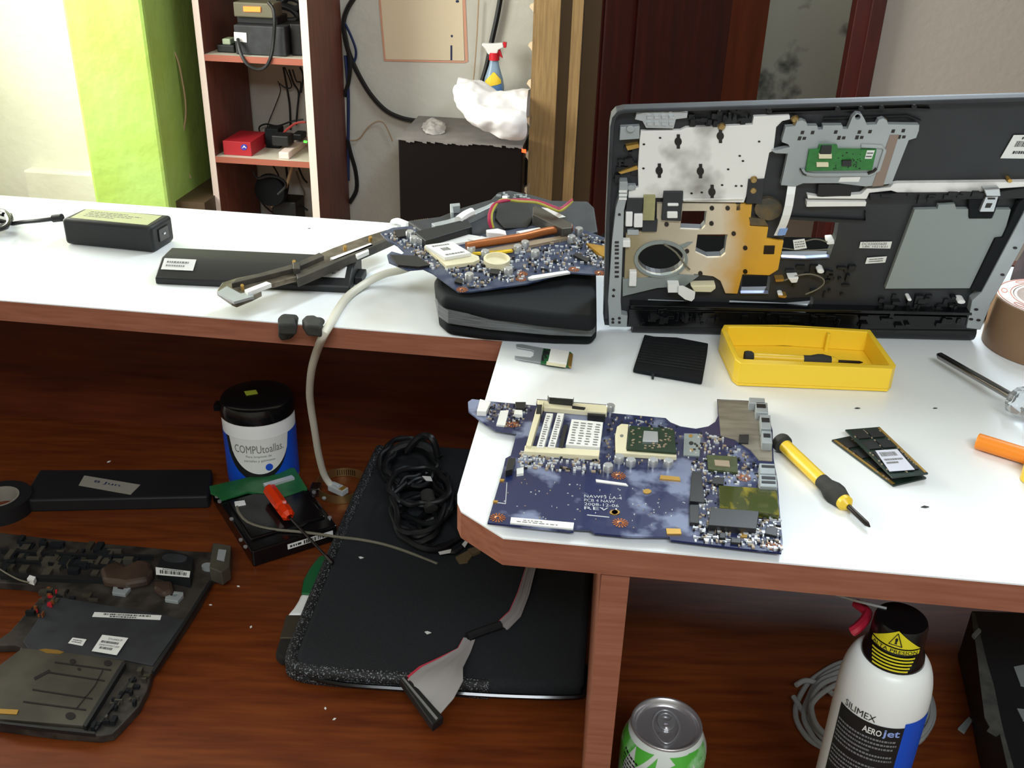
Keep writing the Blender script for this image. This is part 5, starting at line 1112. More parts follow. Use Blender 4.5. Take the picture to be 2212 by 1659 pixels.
def bq(u, y0, z0, y1, z1, l_): return [q0+bu*u+bvv*y0+Z*z0, q0+bu*(u+l_)+bvv*y0+Z*z0, q0+bu*(u+l_)+bvv*y1+Z*z1, q0+bu*u+bvv*y1+Z*z1]
nn = Vector((0, -1, 1)).normalized()*.0006
for u, l_, nm in ((.004, .033, 'barcode_label'), (.158, .034, 'rating_label')):
    q = [v+nn for v in bq(u, wd*.14, .0127, wd*.34, .0201, l_)]; mb = MB(); f = quadfn(q); patch(mb, f, 0, 0, 1, 1, 0); f2 = quadfn([v+nn for v in q]); dashes(mb, f2, .12, .6, .8, .75, 1, 9); dashes(mb, f2, .12, .3, .7, .42, 1, 9); obj(nm, mb, [M['label'], M['ink_soft']], lb, keep=True)
mb = MB().box(q1+bu*.006+bvv*(wd*.55)+Z*.005, .008, wd*.4, .008, (bu, bvv, Z)); obj('end_tab', mb, M['black'], lb, bevel=.001)
# two dark rubber pieces at the counter edge
VE = Pl(c_fc+Vector((0, 0, 0)), Vector((df.y, -df.x, 0))*(-1 if Vector((df.y, -df.x, 0)).y > 0 else 1))
for pts, top_, lab in (([(598, 690), (606, 684), (636, 686), (640, 694), (636, 722), (628, 734), (606, 738), (600, 728)], [(602, 683), (612, 680), (636, 682), (640, 700), (600, 700)], 'dark crumpled rubber scrap at the counter edge, the left and larger one'), ([(654, 694), (664, 690), (690, 692), (699, 700), (692, 710), (676, 716), (662, 704)], [(652, 688), (660, 680), (680, 679), (697, 690), (694, 706), (660, 702)], 'dark rounded rubber scrap at the counter edge, nearer the white cable')):
    mb = MB().px(VE, pts, .010, .001); mb.px(TOP, top_, .012, .0008); tag(obj('rubber_scrap', mb, M['rubber'], loc=TOP.p(*top_[0]), bevel=.003, smooth=True, seg=3), lab, 'scrap')
# wifi card
wc = thing('wireless_card', TOP.p(1180, 768), 'small wireless card on a forked metal bracket lying on the counter', 'circuit card')
mb = MB().px(TOP, [(1115, 743), (1128, 743), (1176, 752), (1190, 756), (1186, 784), (1172, 784), (1112, 774), (1112, 768), (1146, 772), (1152, 768), (1154, 758), (1148, 755), (1117, 750)], .0022, .001); obj('bracket', mb, M['silver_dull'], wc, bevel=.0003)
mb = MB().px(TOP, [(1174, 752), (1232, 760), (1238, 765), (1233, 792), (1168, 784)], .0034, .0022); cbd = obj('circuit_board', mb, M['pcb_green'], wc)
mb = MB().px(TOP, [(1190, 752), (1230, 758), (1224, 785), (1184, 779)], .006, .0034); obj('shield_can', mb, M['label'], wc, bevel=.0005)
mb = MB().px(TOP, [(1181, 780), (1224, 785), (1222, 792), (1180, 786)], .0044, .0034); obj('label', mb, M['cream'], wc)
mb = MB().px(TOP, [(1230, 763), (1238, 765), (1234, 792), (1226, 790)], .0037, .0022); obj('gold_contacts', mb, M['gold'], wc)
mb = MB(); scatter(mb, TOP, [(1174, 755), (1186, 756), (1181, 783), (1170, 781)], 14, .001, .004, .0034, .0015, (0,)); obj('tiny_components', mb, M['smd_dark'], wc)['kind'] = 'stuff'
# black memory door
md = thing('memory_cover', TOP.p(1445, 770), 'square black ribbed plastic cover lying before the standing chassis', 'cover')
mb = MB().px(TOP, [(1392, 722), (1414, 726), (1462, 728), (1530, 741), (1528, 760), (1519, 812), (1517, 822), (1368, 796), (1372, 783), (1383, 750)], .005, .001); obj('panel', mb, M['black_matte'], md, bevel=.001)
mb = MB()
for i in range(9):
    t = i/9; strip(mb, TOP, [(1392-18*t, 735+50*t), (1524-6*t, 750+56*t)], 2, .0058, .005)
obj('rib', mb, M['black'], md)
mb = MB().px(TOP, [(1408, 804), (1414, 805), (1413, 813), (1408, 812)], .004, .001); obj('tab', mb, M['black'], md)
# yellow tray
ty = thing('yellow_tray', TOP.p(1740, 780), 'open yellow plastic tray standing in front of the chassis', 'tray')
TH = .022
TT = Pl((0, 0, TOPZ+TH), (0, 0, 1))
t_out = [(1558, 712), (1564, 701), (1700, 701), (1880, 712), (1936, 789), (1928, 797), (1600, 784), (1588, 775)]
c_out = [TT.p(*p) for p in t_out]; c_in = [TT.p(*p) for p in [(1569, 710), (1574, 706), (1700, 706), (1874, 717), (1922, 786), (1917, 788), (1606, 775), (1597, 771)]]
cx = sum(c_out, Vector((0, 0, 0)))/8
mb = MB().prism(c_out, Z, TH-.003, 0, [c_in]); mb.prism([v-Z*(TH-.003) for v in c_out], Z, .0025)
obj('tray_body', mb, M['yellow'], ty, bevel=.0012, keep=True)
mb = MB().box(TT.p(1790, 712)-Z*.011+B*-.002, .003, .008, .018, (A, B, Z)); obj('inner_rib', mb, M['yellow'], ty, bevel=.0006)
mb = MB(); strip(mb, TT, [(1602, 785), (1930, 798)], 4, -.004, -.0055); 
def driver(root, p0, p1, Lt, R, flip=False, mats=('yellow_screw', 'rubber')):
    """precision screwdriver from cap p0 to tip p1"""
    ax = (p1-p0).normalized(); L_ = (p1-p0).length; a1 = ax.cross(Z).normalized(); a2 = ax.cross(a1); fr_ = (a1, a2, ax)
    obj('end_cap', MB().lathe([(0, 0), (R*1.3, .0008), (R*1.45, .003), (R*1.4, .0065), (R, .0085), (0, .0085)], p0, fr_, 28), M['rubber'], root, smooth=True)
    obj('handle', MB().lathe([(0, .008), (R, .0085), (R, L_*.52), (0, L_*.52)], p0, fr_, 28), M[mats[0]], root, smooth=True)
    obj('grip', MB().lathe([(0, L_*.5), (R*1.05, L_*.5), (R*1.1, L_*.56), (R*1.5, L_*.62), (R*1.55, L_*.66), (R*1.15, L_*.73), (0, L_*.73)], p0, fr_, 28), M['rubber'], root, smooth=True)
    obj('collar', MB().lathe([(0, L_*.73), (R*1.1, L_*.73), (R*1.1, L_*.76), (R*.5, L_*.79), (0, L_*.79)], p0, fr_, 28), M[mats[0]], root, smooth=True)
    obj('blade', MB().lathe([(0, L_*.78), (R*.36, L_*.78), (R*.36, L_*.97), (R*.1, L_), (0, L_)], p0, fr_, 14), M['steel_dark'], root, smooth=True)
ts = thing('tray_screwdriver', TT.p(1700, 770, -.015), 'yellow precision screwdriver with black grip lying inside the yellow tray', 'screwdriver')
driver(ts, TT.p(1606, 770, -.0075), TT.p(1864, 783, -.0075), 0, .0036)
ys = thing('yellow_screwdriver', TOP.p(1780, 1030), 'yellow precision screwdriver with dark grip and cap lying on the open counter', 'screwdriver')
driver(ys, TOP.p(1683, 951, .008), TOP.p(1879, 1138, .004), 0, .0050)
# memory modules
def dimm(c, lab, stick):
    r_ = thing('memory_module', sum((TOP.p(*p) for p in c), Vector((0, 0, 0)))/4, lab, 'memory module', 'loose memory modules')
    return r_
for k, (cs, h, lab) in enumerate((([(1797, 950), (1838, 942), (2003, 1028), (1932, 1050)], .0005, 'green laptop memory module underneath the labelled one'), ([(1826, 928), (1900, 922), (2005, 1022), (1928, 1031)], .0055, 'green laptop memory module with white label, lying on top of another'))):
    r_ = thing('memory_module', sum((TOP.p(*p, h) for p in cs), Vector((0, 0, 0)))/4, lab, 'memory module', 'loose memory modules')
    P3 = [TOP.p(*p, h+.0012) for p in cs]
    if k == 0:
        uu = (P3[3]-P3[0]); uu.normalize(); vv = Vector((uu.y, -uu.x, 0))*-1; P3 = [P3[0], P3[0]+vv*.030, P3[0]+vv*.030+uu*.0676, P3[0]+uu*.0676]
    obj('circuit_board', MB().prism(P3, Z, .0012), M['pcb_dark'], r_)
    f = quadfn([P3[3], P3[2], P3[1], P3[0]])
    for j in range(4):
        for i in range(2):
            a, b = f(.1+i*.4, .08+j*.23), f(.1+i*.4+.34, .08+j*.23+.17)
            c_ = [f(.1+i*.4, .08+j*.23), f(.44+i*.4, .08+j*.23), f(.44+i*.4, .25+j*.23), f(.1+i*.4, .25+j*.23)]
            obj('memory_chip', MB().prism([v+Z*.001 for v in c_], Z, .001), M['smd_dark'], r_)
    c_ = [f(.92, .02), f(.99, .02), f(.99, .98), f(.92, .98)] if k else [f(.02, .02), f(.09, .02), f(.09, .98), f(.02, .98)]
    obj('gold_contacts', MB().prism([v+Z*.0002 for v in c_], Z, .0002), M['gold'], r_)
    mb = MB()
    for i in range(30):
        p_ = f(random.choice((.05, .48, .88))+random.uniform(-.02, .02), random.uniform(.05, .95)); mb.box(p_+Z*.0003, .001, .0016, .0006)
    obj('tiny_components', mb, M['smd_tan'], r_)['kind'] = 'stuff'
    if k: sticker('paper_label', TOP, [(1922, 1018), (1976, 1014), (1938, 970), (1891, 973)], h+.0024, r_, [('bars', .1, .7, .8, .9, 16), ('dash', .1, .5, .9, .58), ('dash', .1, .35, .6, .43)], [mat('label_blue', '#d6d8e6', .4), M['ink_soft']])
# steel screwdriver with clear handle
ss = thing('clear_screwdriver', TOP.p(2120, 820), 'long steel screwdriver with clear plastic handle pointing left on the counter', 'screwdriver')
s0_, s1_ = TOP.p(2024, 765, .010), TOP.p(2194, 862, .014)
ax = (s1_-s0_).normalized(); a1 = ax.cross(Z).normalized(); a2 = ax.cross(a1)
obj('shaft', MB().lathe([(0, 0), (.0012, .0005), (.0032, .004), (.0033, (s1_-s0_).length)], s0_, (a1, a2, ax), 16), M['steel'], ss, smooth=True)
obj('handle', MB().lathe([(0, 0), (.007, .001), (.0125, .006), (.0125, .012), (.0095, .02), (.0135, .032), (.0138, .08), (.011, .09), (0, .092)], s1_-ax*.004, (a1, a2, ax), 10), M['clear'], ss)
# packing tape roll
tr_ = thing('packing_tape', TOP.p(2250, 790), 'large roll of brown packing tape standing flat at the right photo edge', 'tape')
tcn = TOP.p(2257, 752)
TRR = .055
mb = MB().lathe([(TRR, .0005), (TRR, .0465), (TRR-.001, .048), (.0385, .048), (.0385, .0005), (TRR, .0005)], tcn, None, 64); obj('tape_roll', mb, M['tape_side'], tr_, smooth=True)
mb = MB().lathe([(TRR-.002, .0481), (TRR-.002, .0485), (.0387, .0485), (.0387, .0481), (TRR-.002, .0481)], tcn, None, 64); pr = obj('printed_ring', mb, M['tape_core'], tr_, smooth=True)
mb = MB()
for rad in (.0515, .041): mb.tube([tcn+Vector((rad*math.cos(i*.13), rad*math.sin(i*.13), .0487)) for i in range(49)], .0003, 4, closed=True, smooth=1)
for i in range(8):
    a = i*math.pi/4+.35; c_ = tcn+Vector((.0462*math.cos(a), .0462*math.sin(a), .0487)); t_ = Vector((-math.sin(a), math.cos(a), 0)); r__ = Vector((math.cos(a), math.sin(a), 0))
    mb.tube([c_+t_*.006*math.cos(k*.5)+r__*.0025*math.sin(k*.5) for k in range(13)], .0003, 4, closed=True, smooth=1)
obj('print', mb, mat('print_red', '#c86a50', .6), pr)
mb = MB().lathe([(.038, .0005), (.038, .0483), (.0355, .0483), (.0355, .0005), (.038, .0005)], tcn, None, 48); obj('core', mb, M['tape_core'], tr_, smooth=True)
# orange screwdriver, running off the frame
oz = thing('orange_screwdriver', TOP.p(2160, 970), 'screwdriver with orange handle running off the right photo edge', 'screwdriver')
o0, o1 = TOP.p(2110, 952, .007), TOP.p(2290, 1008, .007)
obj('handle', MB().tube([o0, o1], .0062, 20, smooth=1), M['orange'], oz, bevel=.001, smooth=True)
obj('grip', MB().tube([o1, o1+(o1-o0).normalized()*.03], .0085, 20, smooth=1), M['rubber'], oz, smooth=True)
tag(obj('yellow_tool', MB().lathe([(0, .0005), (.009, .0005), (.009, .014), (.007, .016), (0, .016)], TOP.p(2232, 1040), None, 24), M['yellow_screw'], loc=TOP.p(2232, 1040), smooth=True), 'yellow round tool end at the right photo edge below the orange handle', 'tool')
# dark bag behind, right
tag(obj('black_bag', MB().px(TOP, [(2186, 590), (2195, 560), (2220, 520), (2260, 500), (2420, 500), (2420, 600), (2220, 610), (2190, 600)], .04, .0005), mat('dark_cloth', '#221a1d', .9, col2='#3a2c30', scale=20), loc=TOP.p(2200, 600), bevel=.008, smooth=True, seg=4), 'dark cloth bag behind the tape roll at the right of the counter', 'bag')
for i, (x, y, s_, l_) in enumerate(((1772, 820, .0022, 'tiny dark crumb on the counter in front of the yellow tray, left'), (1852, 881, .0025, 'tiny dark crumb on the counter above the memory modules'), (1998, 1094, .003, 'dark crumb on the counter below the memory modules'), (2020, 881, .002, 'tiny crumb on the counter left of the clear screwdriver handle'), (668, 493, .0015, 'tiny dark crumb on the counter behind the black battery'))):
    c = TOP.p(x, y, .0006); mb = MB().prism([c+HX*s_, c+HY*s_*.4, c-HX*s_-HY*.0006, c-HY*s_*.4], Z, .0005); tag(obj('crumb', mb, M['rubber'], loc=c), l_, 'crumb')

# ================================================================ background: shelf unit
SD = 3.16; PS = wallpl(SD)
sh_ = thing('shelf_unit', A*PS.p(560, 400).dot(A)+B*SD, 'narrow reddish brown shelf unit with cream front edges between pillar and cabinet', 'shelf')
def sx_(x, y): return PS.p(x, y).dot(A)
xl0, xl1 = sx_(439, 225), sx_(452, 225); xr0, xr1 = sx_(660, 225), sx_(676, 225)
dp = .365
def abox(mb, x0, x1, d0_, d1_, z0, z1, mi=0): return mb.box(A*((x0+x1)/2)+B*((d0_+d1_)/2)+Z*((z0+z1)/2), x1-x0, d1_-d0_, z1-z0, (A, B, Z), mi)
for a, b in ((xl0, xl1), (xr0, xr1)):
    obj('side_board', abox(MB(), a, b, SD+.003, SD+dp, 0, 1.9), M['shelf_wood'], sh_); obj('edge_strip', abox(MB(), a, b, SD, SD+.0028, 0, 1.9), M['cream_edge'], sh_)
zs1, zs2 = PS.p(545, 123).z, PS.p(558, 344).z
for z in (zs1, zs2, zs1+.36, zs2-.36):
    obj('shelf_board', abox(MB(), xl1, xr0, SD+.004, SD+dp, z-.019, z), [M['shelf_top']], sh_); obj('shelf_edge', abox(MB(), xl1, xr0, SD+.001, SD+.0038, z-.0195, z), M['shelf_front'], sh_)
def onp(d, x, y): return wallpl(d).p(x, y)
def depthbox(name, d, x0, x1, y, yt, dep, m, par, zb, bev=.004):
    a, b = onp(d, x0, y).dot(A), onp(d, x1, y).dot(A); zt_ = onp(d, (x0+x1)/2, yt).z
    return obj(name, abox(MB(), a, b, d, d+dep, zb, zt_), m, par, bevel=bev, loc=A*((a+b)/2)+B*(d+dep/2)+Z*zb)
b1_ = thing('battery_box', A*onp(SD+.03, 560, 90).dot(A)+B*(SD+.05)+Z*zs1, 'dark grey battery unit with orange lit display and curly black cord on the upper shelf', 'device')
depthbox('case', SD+.03, 508, 617, 100, 56, .16, M['charcoal'], b1_, zs1+.0005)
o_ = depthbox('control_head', SD+.05, 505, 592, 30, 6, .08, mat('olive_case', '#6d6a55', .5), b1_, onp(SD+.05, 545, 38).z)
depthbox('neck', SD+.07, 512, 600, 50, 34, .1, M['black'], b1_, onp(SD+.03, 562, 57).z)
PF_ = wallpl(SD+.05); 
mb = MB().px(PF_, [(525, 14), (562, 15), (562, 26), (526, 25)], .004, 0); obj('lit_display', mb, M['orange_lcd'], b1_)
PF2 = wallpl(SD+.03)
mb = MB().px(PF2, [(505, 69), (532, 71), (533, 92), (506, 88)], .002, 0); obj('label', mb, M['label'], b1_)
mb = MB().tube([PF2.p(x, y, h) for x, y, h in ((514, 84, .006), (516, 100, .02), (522, 120, .03), (535, 140, .035), (556, 150, .035), (574, 144, .035), (586, 120, .03), (591, 85, .02), (593, 50, .02), (590, 20, .01), (580, 6, 0))], .0055, 8); obj('curly_cord', mb, M['cable_black'], b1_, smooth=True)
depthbox2 = depthbox('black_box', SD+.06, 628, 652, 90, 52, .2, M['black'], None, zs1+.0005); tag(depthbox2, 'tall black box beside the grey battery unit on the upper shelf', 'box')
md_ = thing('flat_modem', A*onp(SD+.05, 485, 100).dot(A)+B*(SD+.1)+Z*zs1, 'flat pale green and black unit at the left end of the upper shelf', 'device')
depthbox('base', SD+.05, 468, 506, 103, 97, .12, M['black'], md_, zs1+.0005); depthbox('dish', SD+.06, 480, 498, 96, 84, .05, mat('mint', '#b9c8a8', .5), md_, onp(SD+.06, 490, 97).z)
tn = tag(obj('wire_tangle', MB().tube([onp(SD+.28, x, y) for x, y in ((600, -10), (612, 10), (640, 20), (650, 5), (620, -5), (600, 25), (620, 45), (645, 40), (630, 20), (600, 10))], .012, 8), M['black'], loc=B*SD, smooth=True), 'thick black cable tangle above the black box on the upper shelf', 'cable')
rbx = thing('red_box', A*onp(SD+.03, 512, 320).dot(A)+B*(SD+.1)+Z*zs2, 'red cardboard box with a round blue logo on the middle shelf', 'box')
depthbox('carton', SD+.03, 482, 542, 318, 306, .16, M['red'], rbx, zs2+.0005, .001)
mb = MB().px(PF2, circ(527, 318, 7, 6.5, 16), .0012, 0); lg = obj('round_logo', mb, mat('logo_blue', '#3f3fb0', .5), rbx); mb = MB().px(PF2, [(522, 321), (527, 314), (533, 321), (527, 318)], .0018, .0012); obj('logo_mark', mb, M['label'], lg)
ps_ = thing('power_strip', A*onp(SD+.02, 630, 335).dot(A)+B*(SD+.1)+Z*zs2, 'cream power strip at the right end of the middle shelf', 'power strip')
depthbox('body', SD+.02, 602, 624, 336, 329, .26, M['cream_edge'], ps_, zs2+.0005, .003)
for x0, x1, y, yt, d_, zb_, l_ in ((588, 624, 318, 294, SD+.07, zs2+.03, 'black plug adapter at the front of the cream power strip'), (632, 652, 310, 290, SD+.16, zs2+.03, 'smaller black plug adapter at the back of the cream power strip')):
    tag(depthbox('plug_adapter', d_, x0, x1, y, yt, .06, M['black'], None, zb_), l_, 'adapter')
tag(depthbox('router', SD+.15, 572, 602, 296, 278, .06, M['black_matte'], None, zs2+.0005), 'small black round-cornered unit behind the red box on the middle shelf', 'device')
tag(obj('indicator_light', MB().px(wallpl(SD+.1), [(656, 304), (663, 305), (662, 309), (656, 308)], .004, 0), M['led_green'], loc=onp(SD+.1, 659, 306)), 'small glowing green light on the middle shelf by the side board', 'light')
def cab(name, d, pts, r, m, lab, n=4):
    return tag(obj(name, MB().tube([onp(d, x, y) for x, y in pts], r, 6, smooth=n), m, loc=onp(d, *pts[0]), smooth=True), lab, 'cable')
cab('red_wire', SD+.16, [(560, 316), (580, 313), (600, 300), (620, 280), (640, 266), (660, 264)], .004, mat('wire_red', '#a33a34', .5), 'red wire arching over the plug adapters on the middle shelf')
wc2 = [(DW-.04, [(612, 145), (620, 190), (626, 230), (628, 280)], .004), (DW-.06, [(624, 150), (634, 180), (645, 200), (642, 240), (640, 270)], .004), (DW-.05, [(648, 145), (655, 165), (650, 200)], .004), (DW-.03, [(600, 175), (606, 195), (596, 225), (580, 265), (575, 285)], .0018),
       (DW-.05, [(615, 145), (630, 185), (618, 190), (603, 180)], .0025), (DW-.07, [(632, 150), (640, 175), (650, 180), (645, 215)], .003), (DW-.06, [(563, 290), (560, 275), (575, 268), (600, 272), (630, 262), (655, 258)], .003)]
for i, (d_, pts, r) in enumerate(wc2):
    o_ = cab('hanging_wire', d_, pts, r, M['cable_black'], ('thick black wire hanging behind the shelf opening', 'thick black wire bending right behind the shelf opening', 'short black wire at the top right behind the shelf opening', 'very thin wire slanting down left behind the shelf', 'small curled wire at mid height behind the shelf', 'black wire close to the right side board behind the shelf', 'thin black wire lying across behind the red box')[i])
wc3 = [(SD+.14, [(548, 370), (556, 385), (580, 380), (605, 385), (618, 400), (600, 420)], .005, 'cable_black', 'black cable arching over the round fan below the middle shelf'), (SD+.2, [(585, 446), (600, 432), (613, 415), (620, 395), (628, 370), (632, 355)], .006, 'cable_tan', 'pale tan cable curving below the middle shelf'),
       (SD+.28, [(590, 358), (600, 375), (605, 390)], .003, 'cable_black', 'short black wire dropping from the middle shelf, left one'), (SD+.28, [(645, 362), (655, 385), (664, 395)], .004, 'cable_black', 'black wire by the right board below the middle shelf'), (SD+.25, [(618, 360), (622, 400), (620, 430), (650, 445), (665, 455)], .0045, 'cable_black', 'black cable running down to the right below the middle shelf'),
       (SD+.3, [(560, 400), (562, 430), (575, 448), (590, 460)], .003, 'cable_black', 'thin black cable looping low at the left below the middle shelf'), (SD+.3, [(640, 370), (650, 400), (658, 420), (650, 450)], .004, 'cable_grey', 'grey cable hanging at the right below the middle shelf')]
for d_, pts, r, m_, l_ in wc3: cab('hanging_wire', d_, pts, r, M[m_], l_)
fn2 = thing('round_fan', onp(SD+.2, 590, 410), 'dark round fan below the middle shelf half hidden by cables', 'fan')
fc = onp(SD+.22, 592, 405); mb = MB().lathe([(0, 0), (.05, .005), (.06, .03), (.055, .05), (0, .055)], fc, (A, Z, -B), 24); obj('housing', mb, M['black_matte'], fn2, smooth=True)
tag(depthbox('dark_box', SD+.2, 588, 640, 460, 436, .1, M['black'], None, onp(SD+.2, 610, 520).z), 'black box low in the shelf unit under the fan', 'box')
# thin wire on the pillar
cab('thin_wire', 3.20, [(340, -10), (344, 30), (352, 62), (370, 100), (384, 130), (393, 170), (400, 215), (401, 250), (396, 290), (395, 330), (402, 360), (412, 385)], .003, M['cable_tan'], 'thin tan wire hanging down the side of the green pillar')
# poster on the wall
po_ = thing('wall_paper_sheet', WALL.p(915, 60, .002), 'plain yellowed paper sheet with pinkish border taped to the back wall', 'poster')
mb = MB().px(WALL, [(820, -30), (998, -26), (1003, 131), (833, 128)], .003, .001); obj('sheet', mb, M['paper'], po_)
mb = MB(); strip(mb, WALL, [(818, -30), (832, 130)], 5, .0025, .0005); strip(mb, WALL, [(830, 130), (1006, 134)], 4, .0025, .0005); strip(mb, WALL, [(1008, 134), (1001, -26)], 6, .0025, .0005); obj('border', mb, M['paper_edge'], po_, keep=True)
mb = MB().px(WALL, circ(976, 78, 2.5, 3, 8), .0034, .003); mb.px(WALL, q4(973, 98, 977, 130), .0034, .003); mb.px(WALL, circ(988, 3, 4, 3, 8), .0034, .003); obj('ink_mark', mb, M['cable_blue'], po_)
# cables on the wall
cab('wall_cable', DW-.02, [(765, -5), (750, 20), (742, 50), (748, 95), (762, 135), (782, 175), (805, 210), (835, 240), (870, 256), (905, 262)], .009, M['cable_black'], 'thick black cable sweeping down across the wall to the cabinet')
cab('wall_cable', DW-.02, [(745, 50), (757, 75), (768, 105), (768, 125), (760, 140)], .005, M['cable_blue'], 'thin blue cable looping beside the shelf unit')
cab('wall_cable', DW-.03, [(742, 60), (752, 110), (756, 140), (752, 180), (744, 208)], .008, M['cable_black'], 'black cable hanging straight down beside the shelf unit')
cab('wall_cable', DW-.03, [(750, 300), (757, 330), (768, 370), (770, 410), (755, 438)], .008, M['cable_black'], 'black cable low on the wall beside the shelf unit')
cab('wall_cable', DW-.03, [(746, 120), (752, 200), (752, 300), (752, 390)], .006, M['cable_blue'], 'blue cable running down behind the shelf side board')
cab('wall_cable', DW-.02, [(757, 303), (775, 300), (795, 275), (815, 262), (830, 266), (842, 290), (848, 305)], .0022, M['cable_tan'], 'thin brown wire arching between shelf unit and cabinet')
cab('wall_cable', DW-.02, [(1082, -10), (1074, 35), (1062, 90), (1052, 140), (1040, 180)], .010, M['cable_black'], 'thick black cable behind the spray bottle')
cab('wall_cable', DW-.02, [(1034, 0), (1030, 80), (1024, 160), (1020, 190)], .002, M['cable_tan'], 'hair-thin wire hanging right of the paper sheet')
# black cabinet
ZB = .675
CBP = Pl((0, 0, ZB), (0, 0, 1))
k0, k1, k2 = CBP.p(860, 298), CBP.p(945, 232), CBP.p(1132, 318)
cf, cbk = k0.dot(B), min(k1.dot(B), DW-.02)
cx0 = k0.dot(A); cx1 = PP.p(1137, 300).dot(A)
cb_ = thing('black_cabinet', A*((cx0+cx1)/2)+B*((cf+cbk)/2), 'black cabinet with grey cloth top against the back wall', 'cabinet')
obj('cabinet_body', abox(MB(), cx0, cx1, cf, cbk, 0, ZB-.004), M['cabinet_black'], cb_, bevel=.004)
n = 30; fr = []; 
for i in range(n+1):
    t = i/n; fr.append(A*(cx0-.004+(cx1-cx0+.004)*t)+B*(cf-.006)+Z*(ZB))
mb = MB().prism([A*(cx0-.005)+B*cbk+Z*ZB]+[v-Z*0 for v in fr]+[A*cx1+B*cbk+Z*ZB], Z, .003)
for i in range(n): 
    x0_, x1_ = cx0+(cx1-cx0)*i/n, cx0+(cx1-cx0)*(i+1)/n; h_ = .004+.008*random.random(); mb.add([A*x0_+B*(cf-.0065)+Z*ZB, A*x1_+B*(cf-.0065)+Z*ZB, A*x1_+B*(cf-.0065)+Z*(ZB-h_), A*x0_+B*(cf-.0065)+Z*(ZB-h_*.8)], [[0, 3, 2, 1]])
obj('cloth_cover', mb, M['grey_cloth'], cb_, keep=True)
tag(obj('red_light', MB().px(wallpl(cf-.012), [(1127, 322), (1136, 323), (1136, 331), (1127, 329)], .002, 0), mat('glow_red', '#ff4a20', .4, emit=2), loc=wallpl(cf).p(1131, 326)), 'small glowing orange light at the top right of the black cabinet', 'light')
# crumpled clear plastic and white bag on the cabinet
def blob(name, pl, pts, h, m, seed, amp, par=None, loc=None, inner=3):
    r_ = random.Random(seed); base = [pl.p(*p) for p in pts]; c = sum(base, Vector((0, 0, 0)))/len(base); n = len(base); vs = list(base); rings = [list(range(n))]
    for k in range(1, inner+1):
        s_ = 1-k/(inner+1); ring_ = []
        for v in base:
            q = c+(v-c)*s_+Z*(h*(1-s_*s_)**.5+r_.uniform(-amp, amp)); ring_.append(len(vs)); vs.append(q)
        rings.append(ring_)
    vs.append(c+Z*h); fs = []
    for a, b in zip(rings, rings[1:]): fs += [[a[i], a[(i+1) % n], b[(i+1) % n], b[i]] for i in range(n)]
    fs += [[rings[-1][i], rings[-1][(i+1) % n], len(vs)-1] for i in range(n)]; fs.append(list(range(n))[::-1])
    o = obj(name, MB().add(vs, fs), m, par, loc=loc or c); sb = o.modifiers.new('s', 'SUBSURF'); sb.levels = sb.render_levels = 2
    for p in o.data.polygons: p.use_smooth = True
    return o
wr_ = blob('crumpled_wrapper', CBP, [(905, 280), (912, 262), (935, 260), (965, 270), (972, 280), (965, 294), (935, 297), (910, 292)], .02, M['bag_clear'], 3, .014); tag(wr_, 'crumpled clear plastic wrapper on the black cabinet', 'wrapper')
PBG = wallpl(cf+.06)
bg = thing('white_bag', PBG.p(1060, 250), 'white plastic bag bulging on the black cabinet next to the wooden post', 'bag')
rows = [[(978, 222), (1005, 255), (1045, 290), (1090, 300), (1137, 302)], [(982, 205), (1005, 235), (1045, 262), (1100, 272), (1138, 268)], [(985, 190), (1010, 208), (1050, 228), (1100, 235), (1138, 232)], [(984, 176), (1012, 182), (1055, 200), (1100, 206), (1138, 205)]]
hh_ = [[-.03, .05, .08, .09, .05], [-.02, .08, .13, .13, .09], [-.02, .06, .09, .09, .06], [-.06, -.02, -.02, -.03, -.03]]
mb = MB(); vs = []
for r_, hr_ in zip(rows, hh_): vs += [PBG.p(x, y, h) for (x, y), h in zip(r_, hr_)]
back = [v+B*.16 for v in vs[15:]]+[v+B*.2 for v in vs[:5]]
nv = len(vs); vs += back; fs = [[i*5+j, i*5+j+1, (i+1)*5+j+1, (i+1)*5+j] for i in range(5) for j in range(4)]
mb.add(vs, fs); o_ = obj('bag_body', mb, M['bag_white'], bg, keep=True); sb = o_.modifiers.new('s', 'SUBSURF'); sb.levels = sb.render_levels = 3
for p in o_.data.polygons: p.use_smooth = True
def crumple(o, size, k):
    t_ = bpy.data.textures.new('folds', 'CLOUDS'); t_.noise_scale = size; d_ = o.modifiers.new('folds', 'DISPLACE'); d_.texture = t_; d_.strength = k; d_.mid_level = .5; d_.texture_coords = 'LOCAL'
crumple(o_, .09, .05)
crumple(wr_, .02, .02)
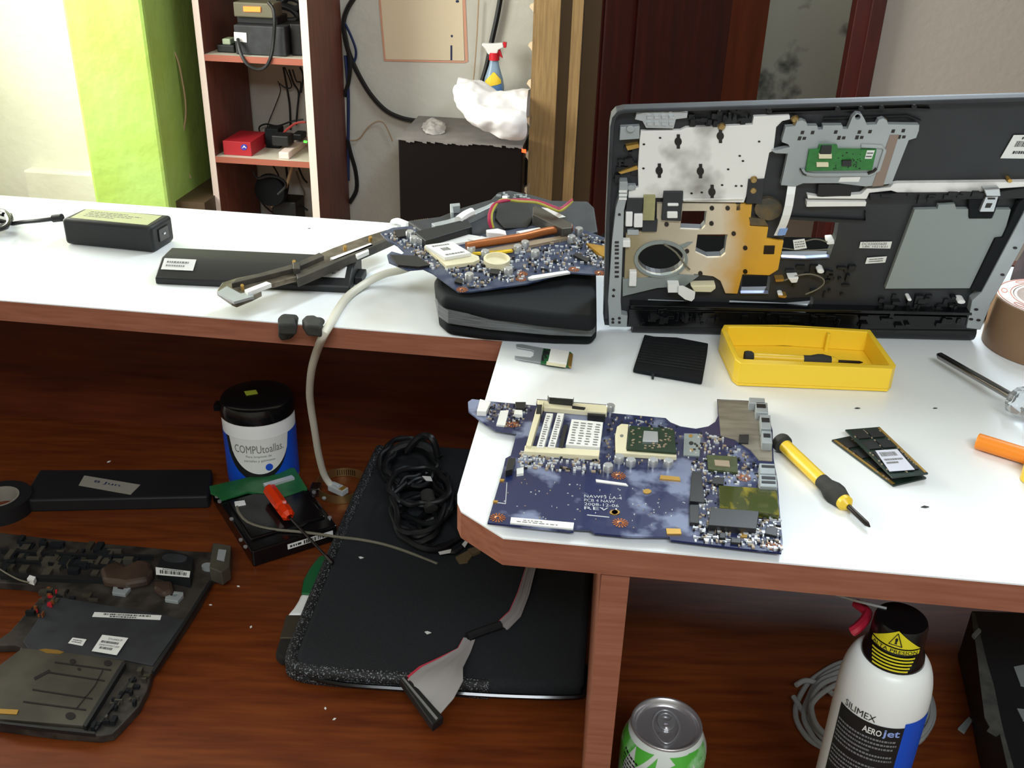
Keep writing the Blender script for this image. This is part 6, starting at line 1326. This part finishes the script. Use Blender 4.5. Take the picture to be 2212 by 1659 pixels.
# spray bottle behind the bag
spd = min(cbk-.06, DW-.1); SB = wallpl(spd)
c0 = SB.p(1066, 205); sb_ = thing('spray_bottle', Vector((c0.x, c0.y, ZB)), 'clear spray bottle with red and white trigger head behind the white bag', 'bottle')
top_z = SB.p(1066, 128).z; zc = c0.copy(); zc.z = ZB; Hb = top_z-ZB; wR = (SB.p(1090, 190)-SB.p(1045, 190)).length/2
axb = (A*1.0, B*.6, Z)
mb = MB().lathe([(0, .004), (wR*.95, .004), (wR, .02), (wR, Hb*.6), (wR*.86, Hb*.72), (wR*.5, Hb*.9), (wR*.38, Hb), (0, Hb)], zc, axb, 32); obj('bottle', mb, M['bottle_blue'], sb_, smooth=True)
mb = MB()
def rz(t): return wR if t < .6 else wR*(1-(t-.6)/.12*.14) if t < .72 else wR*(.86-(t-.72)/.18*.36)
f = lambda u, v: zc+A*(rz(.36+.5*v)*math.sin(-1+2*u))-B*(rz(.36+.5*v)*.62*math.cos(-1+2*u)+.001)+Z*(Hb*(.36+.5*v))
for q_ in range(5): patch(mb, f, 0, q_*.13, 1, q_*.13+.13, 1, 8)
f2 = lambda u, v: f(u, v)-B*.002
for q_ in range(8): mb.add([f2(q_/8, .45+.15*q_/8), f2((q_+1)/8, .45+.15*(q_+1)/8), f2((q_+1)/8, .95-.55*abs(q_+1-4.4)/8), f2(q_/8, .95-.55*abs(q_-4.4)/8)], [[0, 1, 2, 3]], 0)
text(mb, 'Vidrex', sub(lambda u, v: f(u, v)-B*.004, .1, .2, .9, .42), 2, .02)
obj('front_label', mb, [M['yellow'], mat('label_sky', '#5c8cc8', .5), M['red']], sb_, keep=True)
mb = MB().lathe([(wR*.5, Hb*.99), (wR*.5, Hb*1.1), (0, Hb*1.1)], zc, (A, B, Z), 20); obj('collar', mb, mat('bright_red', '#d01c2c', .4), sb_, smooth=True)
mb = MB().px(SB, [(1041, 94), (1062, 95), (1086, 93), (1088, 103), (1076, 108), (1074, 116), (1054, 118), (1048, 106), (1040, 98)], .012, -.012); obj('trigger_head', mb, M['white'], sb_, bevel=.004)
mb = MB().px(SB, [(1086, 91), (1094, 92), (1093, 104), (1087, 103)], .009, -.009); obj('nozzle', mb, mat('bright_red2', '#d01c2c', .4), sb_, bevel=.002)
mb = MB().px(SB, [(1074, 108), (1080, 107), (1083, 116), (1086, 126), (1080, 122), (1076, 115)], .005, -.005); obj('trigger', mb, mat('bright_red3', '#c41c2c', .4), sb_, bevel=.001)

GR = {'crumb': 'crumbs and specks', 'wall_cable': 'cables on the back wall', 'hanging_wire': 'wires hanging behind the shelf unit', 'rubber_scrap': 'rubber scraps at the counter edge', 'plug_adapter': 'plug adapters on the power strip', 'ceiling_lamp': 'ceiling lamps'}
for o in bpy.data.objects:
    k = o.name.split('.')[0]
    if k in GR and not o.parent and 'group' not in o: o['group'] = GR[k]
